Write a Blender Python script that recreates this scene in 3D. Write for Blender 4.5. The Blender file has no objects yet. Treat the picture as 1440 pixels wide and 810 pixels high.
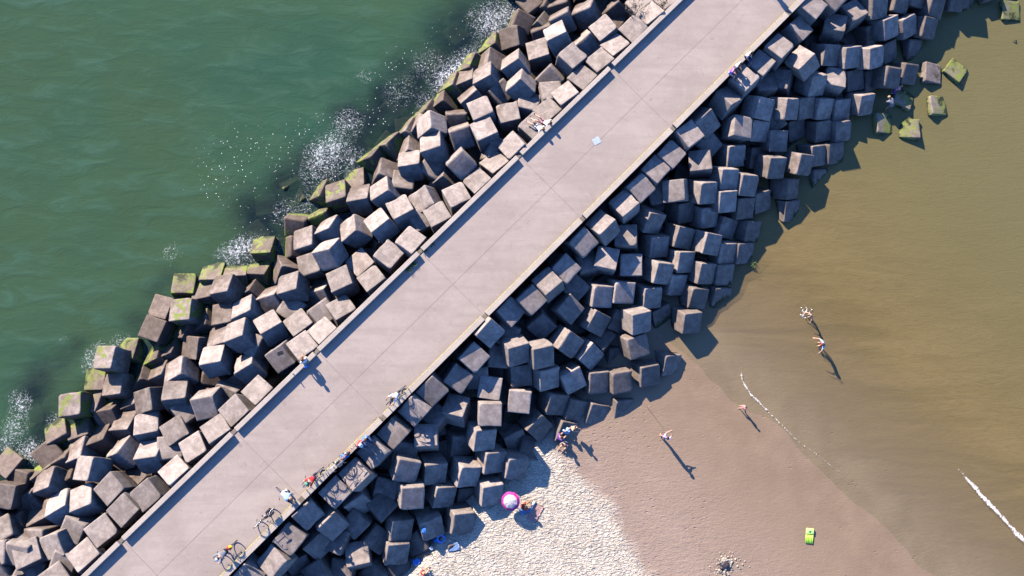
import bpy, bmesh, math, random
from mathutils import Vector, Matrix, Quaternion, noise

random.seed(7)
C = bpy.context.scene.collection
R = math.radians

# ------------------------------------------------------------------ camera, sky, sun, exposure
scene = bpy.context.scene
cam_d = bpy.data.cameras.new('camera'); cam = bpy.data.objects.new('camera', cam_d); C.objects.link(cam)
cam_d.sensor_width = 36.0
cam_d.lens = 36.0 * 1050.0 / 1440.0
cam_d.clip_start = 0.5; cam_d.clip_end = 6000.0
cam.matrix_world = Matrix(((0.996763, -0.003998, -0.080291, 0.000000), (-0.003998, 0.995061, -0.099182, 0.000000), (0.080291, 0.099182, 0.991825, 48.000000), (0, 0, 0, 1)))
scene.camera = cam

SUN_EL, SUN_AZ = 24.8, 127.0          # degrees, azimuth counter-clockwise from +X
world = bpy.data.worlds.new('World'); scene.world = world; world.use_nodes = True
wn = world.node_tree.nodes; wl = world.node_tree.links
for n_ in list(wn): wn.remove(n_)
wo = wn.new('ShaderNodeOutputWorld'); wb = wn.new('ShaderNodeBackground'); ws = wn.new('ShaderNodeTexSky')
ws.sky_type = 'NISHITA'; ws.sun_disc = False
ws.sun_elevation = R(SUN_EL); ws.sun_rotation = R(90.0 - SUN_AZ)
ws.air_density = 1.0; ws.dust_density = 0.0; ws.ozone_density = 6.0
wb.inputs['Strength'].default_value = 0.092
wt = wn.new('ShaderNodeMix'); wt.data_type = 'RGBA'; wt.blend_type = 'MULTIPLY'; wt.inputs[0].default_value = 1.0; wt.inputs[7].default_value = (.82, .93, 1.22, 1)
wl.new(ws.outputs[0], wt.inputs[6]); wl.new(wt.outputs[2], wb.inputs[0]); wl.new(wb.outputs[0], wo.inputs[0])
sun_d = bpy.data.lights.new('sun', 'SUN'); sun = bpy.data.objects.new('sun', sun_d); C.objects.link(sun)
sun_d.energy = 5.0; sun_d.angle = R(0.5); sun_d.color = (1.0, 0.875, 0.74)
sv = Vector((math.cos(R(SUN_EL)) * math.cos(R(SUN_AZ)), math.cos(R(SUN_EL)) * math.sin(R(SUN_AZ)), math.sin(R(SUN_EL))))
sun.rotation_euler = sv.to_track_quat('Z', 'Y').to_euler()
sun.location = sv * 80
vs = scene.view_settings
vs.view_transform = 'Standard'; vs.look = 'None'; vs.gamma = 1.0; vs.use_curve_mapping = False
vs.exposure = 1.42
scene.cycles.max_bounces = 6; scene.cycles.transparent_max_bounces = 6; scene.cycles.diffuse_bounces = 0
scene.cycles.caustics_reflective = False; scene.cycles.caustics_refractive = False

# ------------------------------------------------------------------ node helpers
def mat(name):
    m = bpy.data.materials.new(name); m.use_nodes = True
    nt = m.node_tree
    for n in list(nt.nodes): nt.nodes.remove(n)
    return m, nt
class NT:
    def __init__(s, name):
        s.m, s.nt = mat(name); s.out = s.n('ShaderNodeOutputMaterial')
    def n(s, t, **k):
        a = s.nt.nodes.new(t)
        for kk, v in k.items(): setattr(a, kk, v)
        return a
    def l(s, a, b): s.nt.links.new(a, b)
    def noise(s, vec, scale, detail=4, rough=.55, dist=0.0):
        a = s.n('ShaderNodeTexNoise'); a.inputs['Scale'].default_value = scale; a.inputs['Detail'].default_value = detail
        a.inputs['Roughness'].default_value = rough; a.inputs['Distortion'].default_value = dist
        if vec is not None: s.l(vec, a.inputs['Vector'])
        return a.outputs['Fac']
    def ramp(s, f, stops, mode='LINEAR'):
        a = s.n('ShaderNodeValToRGB'); a.color_ramp.interpolation = mode
        e = a.color_ramp.elements
        while len(e) < len(stops): e.new(0.5)
        for i, (p, c) in enumerate(stops):
            e[i].position = p; e[i].color = (c if hasattr(c, '__len__') else (c, c, c)) + ((1,) if hasattr(c, '__len__') else (1,)) if not hasattr(c, '__len__') or len(c) == 3 else c
        s.l(f, a.inputs[0]); return a.outputs[0]
    def mr(s, f, a0, a1, b0=0.0, b1=1.0, smooth=True):
        a = s.n('ShaderNodeMapRange'); a.interpolation_type = 'SMOOTHSTEP' if smooth else 'LINEAR'
        s.l(f, a.inputs[0])
        for i, v in zip((1, 2, 3, 4), (a0, a1, b0, b1)): a.inputs[i].default_value = v
        return a.outputs[0]
    def mix(s, f, a, b, bt='MIX'):
        x = s.n('ShaderNodeMix'); x.data_type = 'RGBA'; x.blend_type = bt
        for i, v in ((0, f), (6, a), (7, b)):
            if hasattr(v, 'is_output'): s.l(v, x.inputs[i])
            elif i == 0: x.inputs[0].default_value = v
            else: x.inputs[i].default_value = tuple(v) + (1,)
        return x.outputs[2]
    def math(s, op, a, b=0.0, clamp=False):
        x = s.n('ShaderNodeMath'); x.operation = op; x.use_clamp = clamp
        for i, v in ((0, a), (1, b)):
            if hasattr(v, 'is_output'): s.l(v, x.inputs[i])
            else: x.inputs[i].default_value = v
        return x.outputs[0]
    def bump(s, h, strength, dist=0.05, normal=None):
        b = s.n('ShaderNodeBump'); b.inputs['Strength'].default_value = strength; b.inputs['Distance'].default_value = dist
        s.l(h, b.inputs['Height'])
        if normal is not None: s.l(normal, b.inputs['Normal'])
        return b.outputs[0]
    def bsdf(s, col, rough=.85, normal=None, spec=.3, **k):
        p = s.n('ShaderNodeBsdfPrincipled')
        for nm, v in (('Base Color', col), ('Roughness', rough)):
            if hasattr(v, 'is_output'): s.l(v, p.inputs[nm])
            else: p.inputs[nm].default_value = (tuple(v) + (1,)) if hasattr(v, '__len__') else v
        p.inputs['Specular IOR Level'].default_value = spec
        if normal is not None: s.l(normal, p.inputs['Normal'])
        for kk, v in k.items(): p.inputs[kk].default_value = v
        return p
    def done(s, sh):
        s.l(sh.outputs[0] if hasattr(sh, 'outputs') else sh, s.out.inputs[0]); return s.m

_pl = {}
def plain(name, col, rough=.6, spec=.4, metal=0.0, var=.12):
    if name in _pl: return _pl[name]
    t = NT(name); co = t.n('ShaderNodeTexCoord').outputs['Object']
    f = t.noise(co, 9.0, 3)
    c = t.mix(t.mr(f, .3, .7), [max(0, v * (1 - var)) for v in col], [min(1, v * (1 + var)) for v in col])
    b = t.bsdf(c, rough, spec=spec); b.inputs['Metallic'].default_value = metal
    _pl[name] = t.done(b); return _pl[name]

# ------------------------------------------------------------------ object helpers
def tag(o, label=None, cat=None, group=None, kind=None):
    if label: o['label'] = label
    if cat: o['category'] = cat
    if group: o['group'] = group
    if kind: o['kind'] = kind
    return o
def obj(name, bm, m, parent=None, smooth=False):
    me = bpy.data.meshes.new(name); bm.to_mesh(me); bm.free()
    o = bpy.data.objects.new(name, me); C.objects.link(o)
    if m: me.materials.append(m)
    if smooth:
        for p in me.polygons: p.use_smooth = True
    if parent: o.parent = parent
    return o
def empty(name, loc, rz=0.0, label=None, cat=None, group=None):
    o = bpy.data.objects.new(name, None); C.objects.link(o); o.location = loc; o.rotation_euler = (0, 0, rz)
    o.empty_display_size = .2
    return tag(o, label, cat, group)
def box(bm, c, s, M=None, bev=0.0):
    r = bmesh.ops.create_cube(bm, size=1.0); v = r['verts']
    bmesh.ops.scale(bm, vec=s, verts=v)
    if bev > 0:
        es = list({e for q in v for e in q.link_edges})
        rb = bmesh.ops.bevel(bm, geom=es, offset=bev, segments=2, affect='EDGES', profile=.6)
        v = list({q for f in rb['faces'] for q in f.verts} | {q for q in v if q.is_valid})
    if M is not None: bmesh.ops.transform(bm, matrix=M, verts=v)
    bmesh.ops.translate(bm, vec=c, verts=v)
    return v
def tube(bm, pts, rad, seg=8, cap=True):
    pts = [Vector(p) for p in pts]; n = len(pts)
    if not hasattr(rad, '__len__'): rad = [rad] * n
    rings = []; up = Vector((0, 0, 1))
    prev = None
    for i, p in enumerate(pts):
        d = (pts[min(i + 1, n - 1)] - pts[max(i - 1, 0)]).normalized()
        if prev is None:
            a = d.cross(up if abs(d.z) < .9 else Vector((1, 0, 0))).normalized()
        else:
            a = (prev - d * prev.dot(d)).normalized()
        prev = a; b = d.cross(a)
        rings.append([bm.verts.new(p + (a * math.cos(2 * math.pi * k / seg) + b * math.sin(2 * math.pi * k / seg)) * rad[i]) for k in range(seg)])
    for r0, r1 in zip(rings, rings[1:]):
        for k in range(seg): bm.faces.new((r0[k], r0[(k + 1) % seg], r1[(k + 1) % seg], r1[k]))
    if cap: bm.faces.new(rings[0][::-1]); bm.faces.new(rings[-1])
def torus(bm, c, axis, Rr, r, seg=28, s2=6):
    axis = Vector(axis).normalized(); a = axis.orthogonal().normalized(); b = axis.cross(a); c = Vector(c)
    rings = []
    for i in range(seg):
        t = 2 * math.pi * i / seg; d = a * math.cos(t) + b * math.sin(t)
        rings.append([bm.verts.new(c + d * (Rr + r * math.cos(2 * math.pi * k / s2)) + axis * r * math.sin(2 * math.pi * k / s2)) for k in range(s2)])
    for i in range(seg):
        r0, r1 = rings[i], rings[(i + 1) % seg]
        for k in range(s2): bm.faces.new((r0[k], r0[(k + 1) % s2], r1[(k + 1) % s2], r1[k]))
def ellips(bm, c, s, M=None, u=14, v=9):
    r = bmesh.ops.create_uvsphere(bm, u_segments=u, v_segments=v, radius=1.0); vv = r['verts']
    bmesh.ops.scale(bm, vec=s, verts=vv)
    if M is not None: bmesh.ops.transform(bm, matrix=M, verts=vv)
    bmesh.ops.translate(bm, vec=c, verts=vv); return vv

S2 = math.sqrt(2)
def PU(p, u, z): return Vector(((u + p) / S2, (u - p) / S2, z))   # p across the pier (towards the beach), u along it
WATER = -3.6

# ------------------------------------------------------------------ terrain: one sheet of sand and seabed
def shore(x, y): return (x - 24.2) * .66 + (y + 5.3) * .75         # metres seaward of the waterline on the beach side
def smooth(a, b, x):
    t = min(1, max(0, (x - a) / (b - a))); return t * t * (3 - 2 * t)
def sand_z(x, y):
    p = (x - y) / S2
    s = shore(x, y)
    n1 = noise.noise(Vector((x * .07, y * .07, 0))) * .10
    zb = WATER - .03 - (.032 * min(s, 40) if s > 0 else .047 * max(s, -34)) + n1 * smooth(-2, -12, s) 
    zb += (noise.noise(Vector((x * .20, y * .20, 7))) * .045 + noise.noise(Vector((x * .7, y * .7, 9))) * .012) * smooth(-9, -2, s)
    zb -= .32 * smooth(4, 12, s) * smooth(14.5, 10.0, p)                # scour at the foot of the blocks
    zb -= 1.15 * smooth(8.2, 6.6, p) * smooth(-2, -8, s)
    zs = -5.4 - .12 * max(0, -15.5 - p) ; zs = max(zs, -8.5) + noise.noise(Vector((x * .11, y * .11, 3))) * .3
    k = smooth(-1.5, -6.0, p)
    return zb * (1 - k) + zs * k
DRY = [(3.132, -2.410, -3.000), (6.741, -5.870, -3.000), (8.180, -7.451, -3.000), (9.476, -8.650, -3.000), (10.577, -9.845, -3.000), (11.377, -11.405, -3.000), (11.985, -12.677, -3.000), (12.924, -14.324, -3.000), (15.497, -18.537, -3.000), (18.261, -23.626, -3.000)]
def dry_d(x, y):   # signed distance to the edge of the dry sand (positive = dry)
    best = 1e9; sg = 1
    for a, b in zip(DRY, DRY[1:]):
        ax, ay = a[0], a[1]; dx, dy = b[0] - ax, b[1] - ay
        t = max(0, min(1, ((x - ax) * dx + (y - ay) * dy) / (dx * dx + dy * dy)))
        px, py = ax + dx * t, ay + dy * t; d = math.hypot(x - px, y - py)
        if d < best: best = d; sg = 1 if (dx * (y - ay) - dy * (x - ax)) < 0 else -1
    return best * sg
def axis_pts(a, b, st, far):
    v = []; x = a
    while x <= b + 1e-6: v.append(x); x += st
    return [-far, -far * .4, a - 60, a - 15] + v + [b + 15, b + 60, far * .4, far]
def sheet(name, X, Y, zf, attrs, m):
    verts = [(x, y, zf(x, y)) for y in Y for x in X]; nx = len(X)
    faces = [(j * nx + i, j * nx + i + 1, (j + 1) * nx + i + 1, (j + 1) * nx + i) for j in range(len(Y) - 1) for i in range(nx - 1)]
    me = bpy.data.meshes.new(name); me.from_pydata(verts, [], faces); me.materials.append(m)
    for an, f in attrs.items():
        at = me.attributes.new(an, 'FLOAT', 'POINT'); at.data.foreach_set('value', [f(v[0], v[1]) for v in verts])
    for p in me.polygons: p.use_smooth = True
    o = bpy.data.objects.new(name, me); C.objects.link(o); return o

t = NT('sand')
geo = t.n('ShaderNodeNewGeometry').outputs['Position']
def attr(t, nm):
    a = t.n('ShaderNodeAttribute'); a.attribute_name = nm; return a.outputs['Fac']
dry = attr(t, 'dry'); sh = attr(t, 'shore')
jit = t.math('MULTIPLY', t.math('SUBTRACT', t.noise(geo, 1.1, 5), .5), 1.6)
dryf = t.mr(t.math('ADD', dry, jit), -.8, .55)
map1 = t.n('ShaderNodeMapping'); map1.inputs['Rotation'].default_value = (0, 0, R(-28)); map1.inputs['Scale'].default_value = (.8, 1.9, 1.0); t.l(geo, map1.inputs[0])
rip = t.noise(map1.outputs[0], 5.2, 3, .5, .7)
vor = t.n('ShaderNodeTexVoronoi'); vor.inputs['Scale'].default_value = 3.3; t.l(map1.outputs[0], vor.inputs['Vector'])
hd = t.math('MULTIPLY', t.math('ADD', t.math('MULTIPLY', t.mr(rip, .32, .68), 1.0), t.math('MULTIPLY', vor.outputs['Distance'], .55)), t.mr(t.noise(geo, .7, 4, .6), .3, .7, .45, 1.0))
fine = t.noise(geo, 22.0, 3)
wetn = t.noise(geo, 0.55, 5)
patchn = t.noise(geo, .16, 4, .6, .5)
drycol = t.mix(t.mr(fine, .3, .7), (.53, .465, .375), (.68, .60, .49))
mid = t.mix(t.mr(patchn, .35, .65), (.262, .190, .140), (.315, .232, .175))
mid = t.mix(t.mr(t.noise(map1.outputs[0], 1.2, 6, .7, .6), .35, .68, 0, .5), mid, (.225, .16, .118))
mid = t.mix(t.mr(fine, .35, .75), mid, (.35, .262, .205))
wet = t.mix(t.mr(wetn, .3, .7), (.215, .152, .098), (.255, .182, .120))
wn2 = t.math('ADD', sh, t.math('MULTIPLY', t.math('SUBTRACT', wetn, .5), 5.0))
c = t.mix(t.mr(wn2, -13.0, -2.0), mid, wet)
c = t.mix(t.mr(wn2, -1.0, 7.0), c, (.225, .165, .098))
c = t.mix(dryf, c, drycol)
# darker specks of shell and weed along the edge of the dry sand
edge = t.math('MULTIPLY', t.mr(dry, -2.2, .2), t.mr(dry, 1.2, .2)); sp = t.mr(t.noise(geo, 7.0, 4), .62, .70)
c = t.mix(t.math('MULTIPLY', t.math('MULTIPLY', edge, sp), .55), c, (.14, .09, .06))
hw0 = t.noise(map1.outputs[0], 3.0, 5, .6, .8); pv = t.n('ShaderNodeTexVoronoi'); pv.inputs['Scale'].default_value = 1.9; t.l(map1.outputs[0], pv.inputs['Vector'])
hw = t.math('SUBTRACT', hw0, t.math('MULTIPLY', t.mr(pv.outputs['Distance'], .22, .08), t.mr(t.noise(geo, .35, 3, .5), .5, .6, 0, .8)))
hgt = t.math('ADD', t.math('MULTIPLY', hd, t.math('MULTIPLY', dryf, 1.0)), t.math('MULTIPLY', t.math('MULTIPLY', hw, t.mr(sh, -3.0, -16.0, .10, .42)), t.math('SUBTRACT', 1.0, dryf)))
nb = t.bump(hgt, 1.0, .17); nb = t.bump(fine, .25, .02, nb)
rough = t.mr(sh, -14.0, -1.0, .9, .55)
SAND = t.done(t.bsdf(c, rough, nb, .25))
GX = axis_pts(-44, 62, .5, 1500); GY = axis_pts(-34, 44, .5, 1500)
ground = sheet('ground', GX, GY, sand_z, {'dry': dry_d, 'shore': shore}, SAND); tag(ground, kind='structure')

# ------------------------------------------------------------------ sea
FO = [(0.17, 20.42, 0.90, 1.00), (-0.58, 19.62, 0.80, 0.95), (0.93, 21.13, 0.80, 1.00), (1.59, 21.78, 0.70, 0.70), (-1.83, 18.29, 0.60, 0.50), (2.46, 24.46, 1.20, 0.65), (4.00, 25.05, 1.10, 0.60), (5.55, 25.64, 0.90, 0.60), (3.22, 23.69, 0.70, 0.50), (5.03, 24.02, 0.80, 0.70), (5.90, 23.62, 0.50, 0.50), (-9.26, 14.39, 0.80, 0.75), (-8.41, 15.32, 0.70, 0.60), (-7.26, 16.77, 0.90, 0.60), (-7.95, 14.56, 0.90, 0.40), (-9.62, 13.02, 0.90, 0.40), (-8.17, 13.30, 0.80, 0.35), (-6.72, 14.08, 0.80, 0.40), (-14.73, 7.66, 0.60, 0.75), (-14.03, 8.01, 0.60, 0.70), (-13.31, 7.52, 0.90, 0.60), (-15.27, 7.17, 0.70, 0.55), (-12.37, 7.87, 0.60, 0.60), (-11.48, 10.25, 0.90, 0.35), (-10.05, 10.76, 0.80, 0.40), (-10.50, 9.52, 0.60, 0.30), (-23.21, 0.80, 0.60, 0.70), (-23.63, 0.19, 0.50, 0.50), (-23.84, -0.14, 0.40, 0.40), (-21.89, 1.50, 0.50, 0.60), (-27.94, -2.66, 0.50, 0.60), (-25.51, 1.60, 0.30, 0.30), (-28.59, -5.16, 0.50, 0.75), (-27.41, -5.67, 0.50, 0.75), (-26.89, -5.63, 0.70, 0.60), (-28.30, -4.02, 0.70, 0.60), (-28.19, -2.19, 0.60, 0.35), (-25.90, -3.59, 0.40, 0.50), (-18.93, 7.48, 0.60, 0.30), (-6.33, 20.24, 0.80, 0.20), (-3.83, 19.01, 1.20, 0.25), (-1.85, 21.15, 1.20, 0.25)]   # x, y, radius, strength
CL = [(-11.54, 12.49, 1.10, 0.90), (-11.27, 11.25, 1.00, 0.80), (-7.27, 17.13, 1.20, 0.90), (-5.07, 18.72, 1.00, 0.90), (-12.90, 9.74, 1.80, 0.80), (-13.88, 10.71, 1.20, 0.50), (-4.79, 15.90, 2.20, 0.80), (-8.65, 12.79, 1.80, 0.80), (-2.83, 18.52, 1.80, 0.70), (-0.85, 22.76, 1.80, 0.60), (0.67, 24.40, 1.80, 0.60), (2.71, 25.54, 2.00, 0.60), (-3.86, 21.09, 1.20, 0.40), (-27.32, -1.97, 1.20, 0.90), (-26.74, -0.36, 1.00, 0.50), (-25.44, 0.34, 0.70, 0.50), (-24.59, 1.27, 0.60, 0.50), (-18.86, 5.79, 0.80, 0.40), (-19.98, 4.82, 0.80, 0.40), (-21.04, 2.91, 0.80, 0.50), (-26.54, -4.04, 1.00, 0.70), (-28.63, -5.84, 1.00, 0.70), (-10.13, 14.27, 1.20, 0.50), (-5.73, 13.34, 1.50, 0.80), (-1.85, 20.63, 1.50, 0.50)]  # darker, clearer water over sunken blocks
SP = [(-13.97, 13.95, 2.00, 0.75), (-15.92, 15.17, 1.60, 0.50), (-14.89, 12.69, 1.80, 0.70), (-16.76, 12.16, 1.60, 0.60), (-11.62, 15.76, 1.40, 0.60), (-12.55, 14.48, 1.60, 0.80), (-10.19, 16.80, 1.20, 0.50), (-13.89, 11.21, 1.30, 0.40), (-18.93, 7.48, 1.20, 0.50), (-9.18, 15.05, 1.80, 0.90), (-7.25, 16.36, 1.80, 0.80), (-8.17, 13.30, 1.80, 0.80), (-4.82, 18.47, 2.40, 0.70), (-3.85, 20.57, 1.80, 0.60), (-1.86, 22.73, 1.80, 0.50), (-0.84, 20.66, 1.80, 0.80), (2.20, 24.45, 2.20, 0.80), (-13.80, 8.25, 1.60, 0.70), (-11.48, 10.25, 1.60, 0.70), (-17.84, 15.63, 1.00, 0.30), (-23.20, 0.56, 0.90, 0.70), (-27.69, -3.12, 1.30, 0.80), (-27.76, -5.85, 1.20, 0.90), (-3.82, 17.46, 1.50, 0.60)]  # sparkle areas: choppier water, with glints painted in as white dots
def gsum(L, x, y):
    v = 0.0
    for gx, gy, r, s in L:
        d = ((x - gx) ** 2 + (y - gy) ** 2) / (r * r)
        if d < 6: v += s * math.exp(-d)
    return min(v, 1.5)
def clear_f(x, y):
    p = (x - y) / S2
    v = gsum(CL, x, y)
    return min(1, v + .75 * smooth(-17.2, -14.6, p) * (1 if p < -4 else 0))
t = NT('sea_water')
geo = t.n('ShaderNodeNewGeometry').outputs['Position']
foam_a = attr(t, 'foam'); clr = attr(t, 'clear'); sh = attr(t, 'shore'); side = attr(t, 'side'); spk = attr(t, 'spark')
mp = t.n('ShaderNodeMapping'); mp.inputs['Rotation'].default_value = (0, 0, R(28)); mp.inputs['Scale'].default_value = (.55, 1.5, 1.0); t.l(geo, mp.inputs[0])
big = t.noise(mp.outputs[0], .09, 5, .55, .8)
swell = t.noise(mp.outputs[0], .75, 6, .6, .5)
chop = t.noise(geo, 3.2, 5, .65, .6)
tiny = t.noise(geo, 11.0, 3, .6)
green = t.mix(t.mr(big, .3, .7), (.031, .081, .048), (.046, .095, .046))
green = t.mix(t.mr(t.noise(geo, .045, 4, .6, .6), .42, .62), green, (.044, .085, .041))
green = t.mix(t.mr(swell, .45, .8), green, (.052, .110, .068))
mpb = t.n('ShaderNodeMapping'); mpb.inputs['Rotation'].default_value = (0, 0, R(-38)); mpb.inputs['Scale'].default_value = (.35, 1.6, 1.0); t.l(geo, mpb.inputs[0])
bbig = t.noise(mpb.outputs[0], .22, 5, .6, 1.0)
brown = t.mix(t.mr(bbig, .3, .7), (.185, .138, .054), (.222, .166, .070))
fbr = t.noise(mpb.outputs[0], 2.6, 6, .7, 1.0)
brown = t.mix(t.mr(fbr, .35, .7, 0, .35), brown, (.125, .092, .040))
brown = t.mix(t.mr(sh, 10.0, 0.0), brown, (.255, .185, .105))
brown = t.mix(t.mr(sh, 9.0, 24.0, 0.0, .85), brown, (.160, .146, .062))
dark = (.016, .030, .034)
sea = t.mix(t.math('MULTIPLY', clr, t.mr(t.noise(geo, .9, 5, .6), .3, .65, .45, .95)), green, dark)
col = t.mix(side, sea, brown)
# how much of the surface light comes from the suspended sediment
turb_sea = t.math('SUBTRACT', .97, t.math('MULTIPLY', clr, .45))
turb_br = t.mr(t.math('ADD', sh, t.math('MULTIPLY', t.math('SUBTRACT', bbig, .5), 9.0)), -2.0, 10.0, .0, .84, False)
turb_br = t.math('MULTIPLY', turb_br, t.mr(t.math('ADD', sh, t.math('MULTIPLY', t.math('SUBTRACT', bbig, .5), 5.0)), -.5, 4.5))
turb = t.n('ShaderNodeMix'); t.l(side, turb.inputs[0]); t.l(turb_sea, turb.inputs[2]); t.l(turb_br, turb.inputs[3])
h = t.math('ADD', t.math('MULTIPLY', swell, 1.0), t.math('ADD', t.math('MULTIPLY', chop, t.mr(spk, 0, 1, .12, .55)), t.math('MULTIPLY', tiny, t.mr(spk, 0, 1, .02, .22))))
hs = t.n('ShaderNodeMix'); t.l(side, hs.inputs[0]); t.l(h, hs.inputs[2]); t.l(t.math('ADD', t.math('MULTIPLY', h, .18), t.math('MULTIPLY', fbr, .42)), hs.inputs[3])
nb = t.bump(hs.outputs[0], .40, .13)
body = t.bsdf(col, .9, nb, 0.0)
tr = t.n('ShaderNodeBsdfTransparent'); tr.inputs[0].default_value = (.92, .95, .90, 1)
mx = t.n('ShaderNodeMixShader'); t.l(turb.outputs[0], mx.inputs[0]); t.l(tr.outputs[0], mx.inputs[1]); t.l(body.outputs[0], mx.inputs[2])
gl = t.n('ShaderNodeBsdfGlossy'); gl.inputs['Roughness'].default_value = .12; t.l(nb, gl.inputs['Normal'])
fr = t.n('ShaderNodeFresnel'); fr.inputs[0].default_value = 1.33; t.l(nb, fr.inputs['Normal'])
bf = t.n('ShaderNodeNewGeometry').outputs['Backfacing']; frv = t.math('MULTIPLY', fr.outputs[0], t.math('SUBTRACT', 1.0, bf))
mx2 = t.n('ShaderNodeMixShader'); t.l(frv, mx2.inputs[0]); t.l(mx.outputs[0], mx2.inputs[1]); t.l(gl.outputs[0], mx2.inputs[2])
# foam: bubbles and broken froth; some patches are sun glints painted white
fn0 = t.noise(geo, 2.6, 5, .6, 1.4); fn = t.math('SUBTRACT', 1.0, t.math('MULTIPLY', t.math('ABSOLUTE', t.math('SUBTRACT', fn0, .5)), 7.0)); fb = t.noise(geo, 9.0, 4, .65, .5)
fv = t.math('ADD', t.math('MULTIPLY', foam_a, .12), t.math('ADD', t.math('MULTIPLY', fn, .46), t.math('MULTIPLY', fb, .38)))
ff = t.mr(fv, .60, .80)
ff = t.math('MAXIMUM', ff, t.math('MULTIPLY', t.mr(foam_a, .25, 1.1), t.mr(fb, .35, .75, .0, .32)))
ff = t.math('MULTIPLY', ff, t.mr(foam_a, .05, .2))
# scattered bubbles, and sun glints painted as white dots
vb = t.n('ShaderNodeTexVoronoi'); vb.inputs['Scale'].default_value = 4.6; t.l(geo, vb.inputs['Vector'])
dots = t.math('MULTIPLY', t.mr(vb.outputs['Distance'], .17, .06), t.mr(spk, .08, .8))
wn3 = t.n('ShaderNodeTexWhiteNoise'); t.l(vb.outputs['Color'], wn3.inputs['Vector'])
dots = t.math('MULTIPLY', dots, t.math('LESS_THAN', wn3.outputs['Value'], t.mr(spk, 0.0, 1.0, .05, .7)))
ff = t.math('MAXIMUM', ff, dots)
foam_s = t.bsdf((.80, .82, .82), .6, nb, .3)
mx3 = t.n('ShaderNodeMixShader'); t.l(ff, mx3.inputs[0]); t.l(mx2.outputs[0], mx3.inputs[1]); t.l(foam_s.outputs[0], mx3.inputs[2])
SEA = t.done(mx3)
WX = axis_pts(-44, 62, .4, 1500); WY = axis_pts(-30, 42, .4, 1500)
def wz(x, y): return WATER + noise.noise(Vector((x * .22, y * .3, 1))) * (.05 if (x - y) < 0 else .008)
sea = sheet('water', WX, WY, wz, {'foam': lambda x, y: gsum(FO, x, y), 'clear': clear_f, 'shore': shore,
    'side': lambda x, y: smooth(-4, -2, (x - y) / S2), 'spark': lambda x, y: gsum(SP, x, y)}, SEA); tag(sea, kind='structure')

# wave fronts: thin ribbons of froth running up the beach
t = NT('froth'); geo = t.n('ShaderNodeNewGeometry').outputs['Position']
f = t.mr(t.noise(geo, 6.0, 5, .7, .8), .40, .56)
b = t.bsdf((.74, .70, .64), .7); tr = t.n('ShaderNodeBsdfTransparent'); mx = t.n('ShaderNodeMixShader')
al = attr(t, 'dens'); t.l(t.mr(t.math('ADD', t.math('MULTIPLY', t.noise(geo, 5.0, 5, .7, .8), 1.0), al), .78, 1.0), mx.inputs[0])
t.l(tr.outputs[0], mx.inputs[1]); t.l(b.outputs[0], mx.inputs[2]); FROTH = t.done(mx)
def ribbon(name, pts, widths, dens, label):
    P = []; W = []; D = []
    for i in range(len(pts) - 1):
        for k in range(14):
            f_ = k / 14; P.append(Vector(pts[i]).lerp(Vector(pts[i + 1]), f_)); W.append(widths[i] * (1 - f_) + widths[i + 1] * f_); D.append(dens[i] * (1 - f_) + dens[i + 1] * f_)
    verts = []; dn = []
    for i, q in enumerate(P):
        d = (P[min(i + 1, len(P) - 1)] - P[max(i - 1, 0)]); d.z = 0; d.normalize(); nrm = Vector((-d.y, d.x, 0))
        q = q + nrm * noise.noise(q * .35) * .22 + nrm * noise.noise(q * 2.0) * .05
        w = W[i] * (1 + .6 * noise.noise(q * 1.7))
        for k in range(7):
            s = k / 6 - .5; verts.append((q.x + nrm.x * w * s, q.y + nrm.y * w * s, WATER + .022 + .03 * (1 - 4 * s * s)))
            dn.append(D[i] * (1 - (2 * s) ** 2) if True else 0)
    faces = [(i * 7 + k, i * 7 + k + 1, (i + 1) * 7 + k + 1, (i + 1) * 7 + k) for i in range(len(P) - 1) for k in range(6)]
    me = bpy.data.meshes.new(name); me.from_pydata(verts, [], faces); me.materials.append(FROTH)
    at = me.attributes.new('dens', 'FLOAT', 'POINT'); at.data.foreach_set('value', dn)
    o = bpy.data.objects.new(name, me); C.objects.link(o); tag(o, label, 'foam', kind='stuff')
ribbon('sea_foam', [(20.317, 0.419, -3.600), (20.462, -1.330, -3.600), (20.994, -2.329, -3.600), (22.244, -3.430, -3.600), (24.239, -5.281, -3.600), (26.740, -7.384, -3.600), (29.251, -9.290, -3.600)],
       [.15, .24, .26, .20, .16, .14, .10], [.15, .40, .46, .36, .32, .28, .10], 'thin white line of froth along the water edge behind the wading child')
ribbon('sea_foam', [(36.014, -7.622, -3.600), (36.803, -8.630, -3.600), (37.951, -9.841, -3.600), (39.298, -11.253, -3.600), (40.943, -12.965, -3.600), (42.685, -14.775, -3.600)],
       [.2, .42, .46, .46, .5, .45], [.25, .50, .52, .46, .50, .42], 'bright white breaking wavelet in the shallow brown water')

# ------------------------------------------------------------------ pier
def concrete(name, c1, c2, scale=1.0, stain=.5, rough=.9, joints=False):
    t = NT(name); geo = t.n('ShaderNodeNewGeometry').outputs['Position']
    a = t.noise(geo, .35 * scale, 6, .62, .4); b_ = t.noise(geo, 3.0 * scale, 5, .6); f_ = t.noise(geo, 24.0, 3)
    c = t.mix(t.mr(a, .3, .7), c1, c2)
    c = t.mix(t.mr(b_, .35, .75, 0, .5), c, [v * .85 for v in c1])
    c = t.mix(t.mr(f_, .35, .75, 0, .35), c, [min(1, v * 1.2) for v in c2])
    cr = t.noise(geo, .55, 3, .5, 2.2); crm = t.mr(t.math('ABSOLUTE', t.math('SUBTRACT', cr, .5)), .006, .0)
    c = t.mix(t.math('MULTIPLY', crm, .22 * stain * 2), c, [v * .55 for v in c1])
    nb = t.bump(f_, .3, .01); nb = t.bump(b_, .25, .03, nb)
    return t.done(t.bsdf(c, rough, nb, .25))
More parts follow.
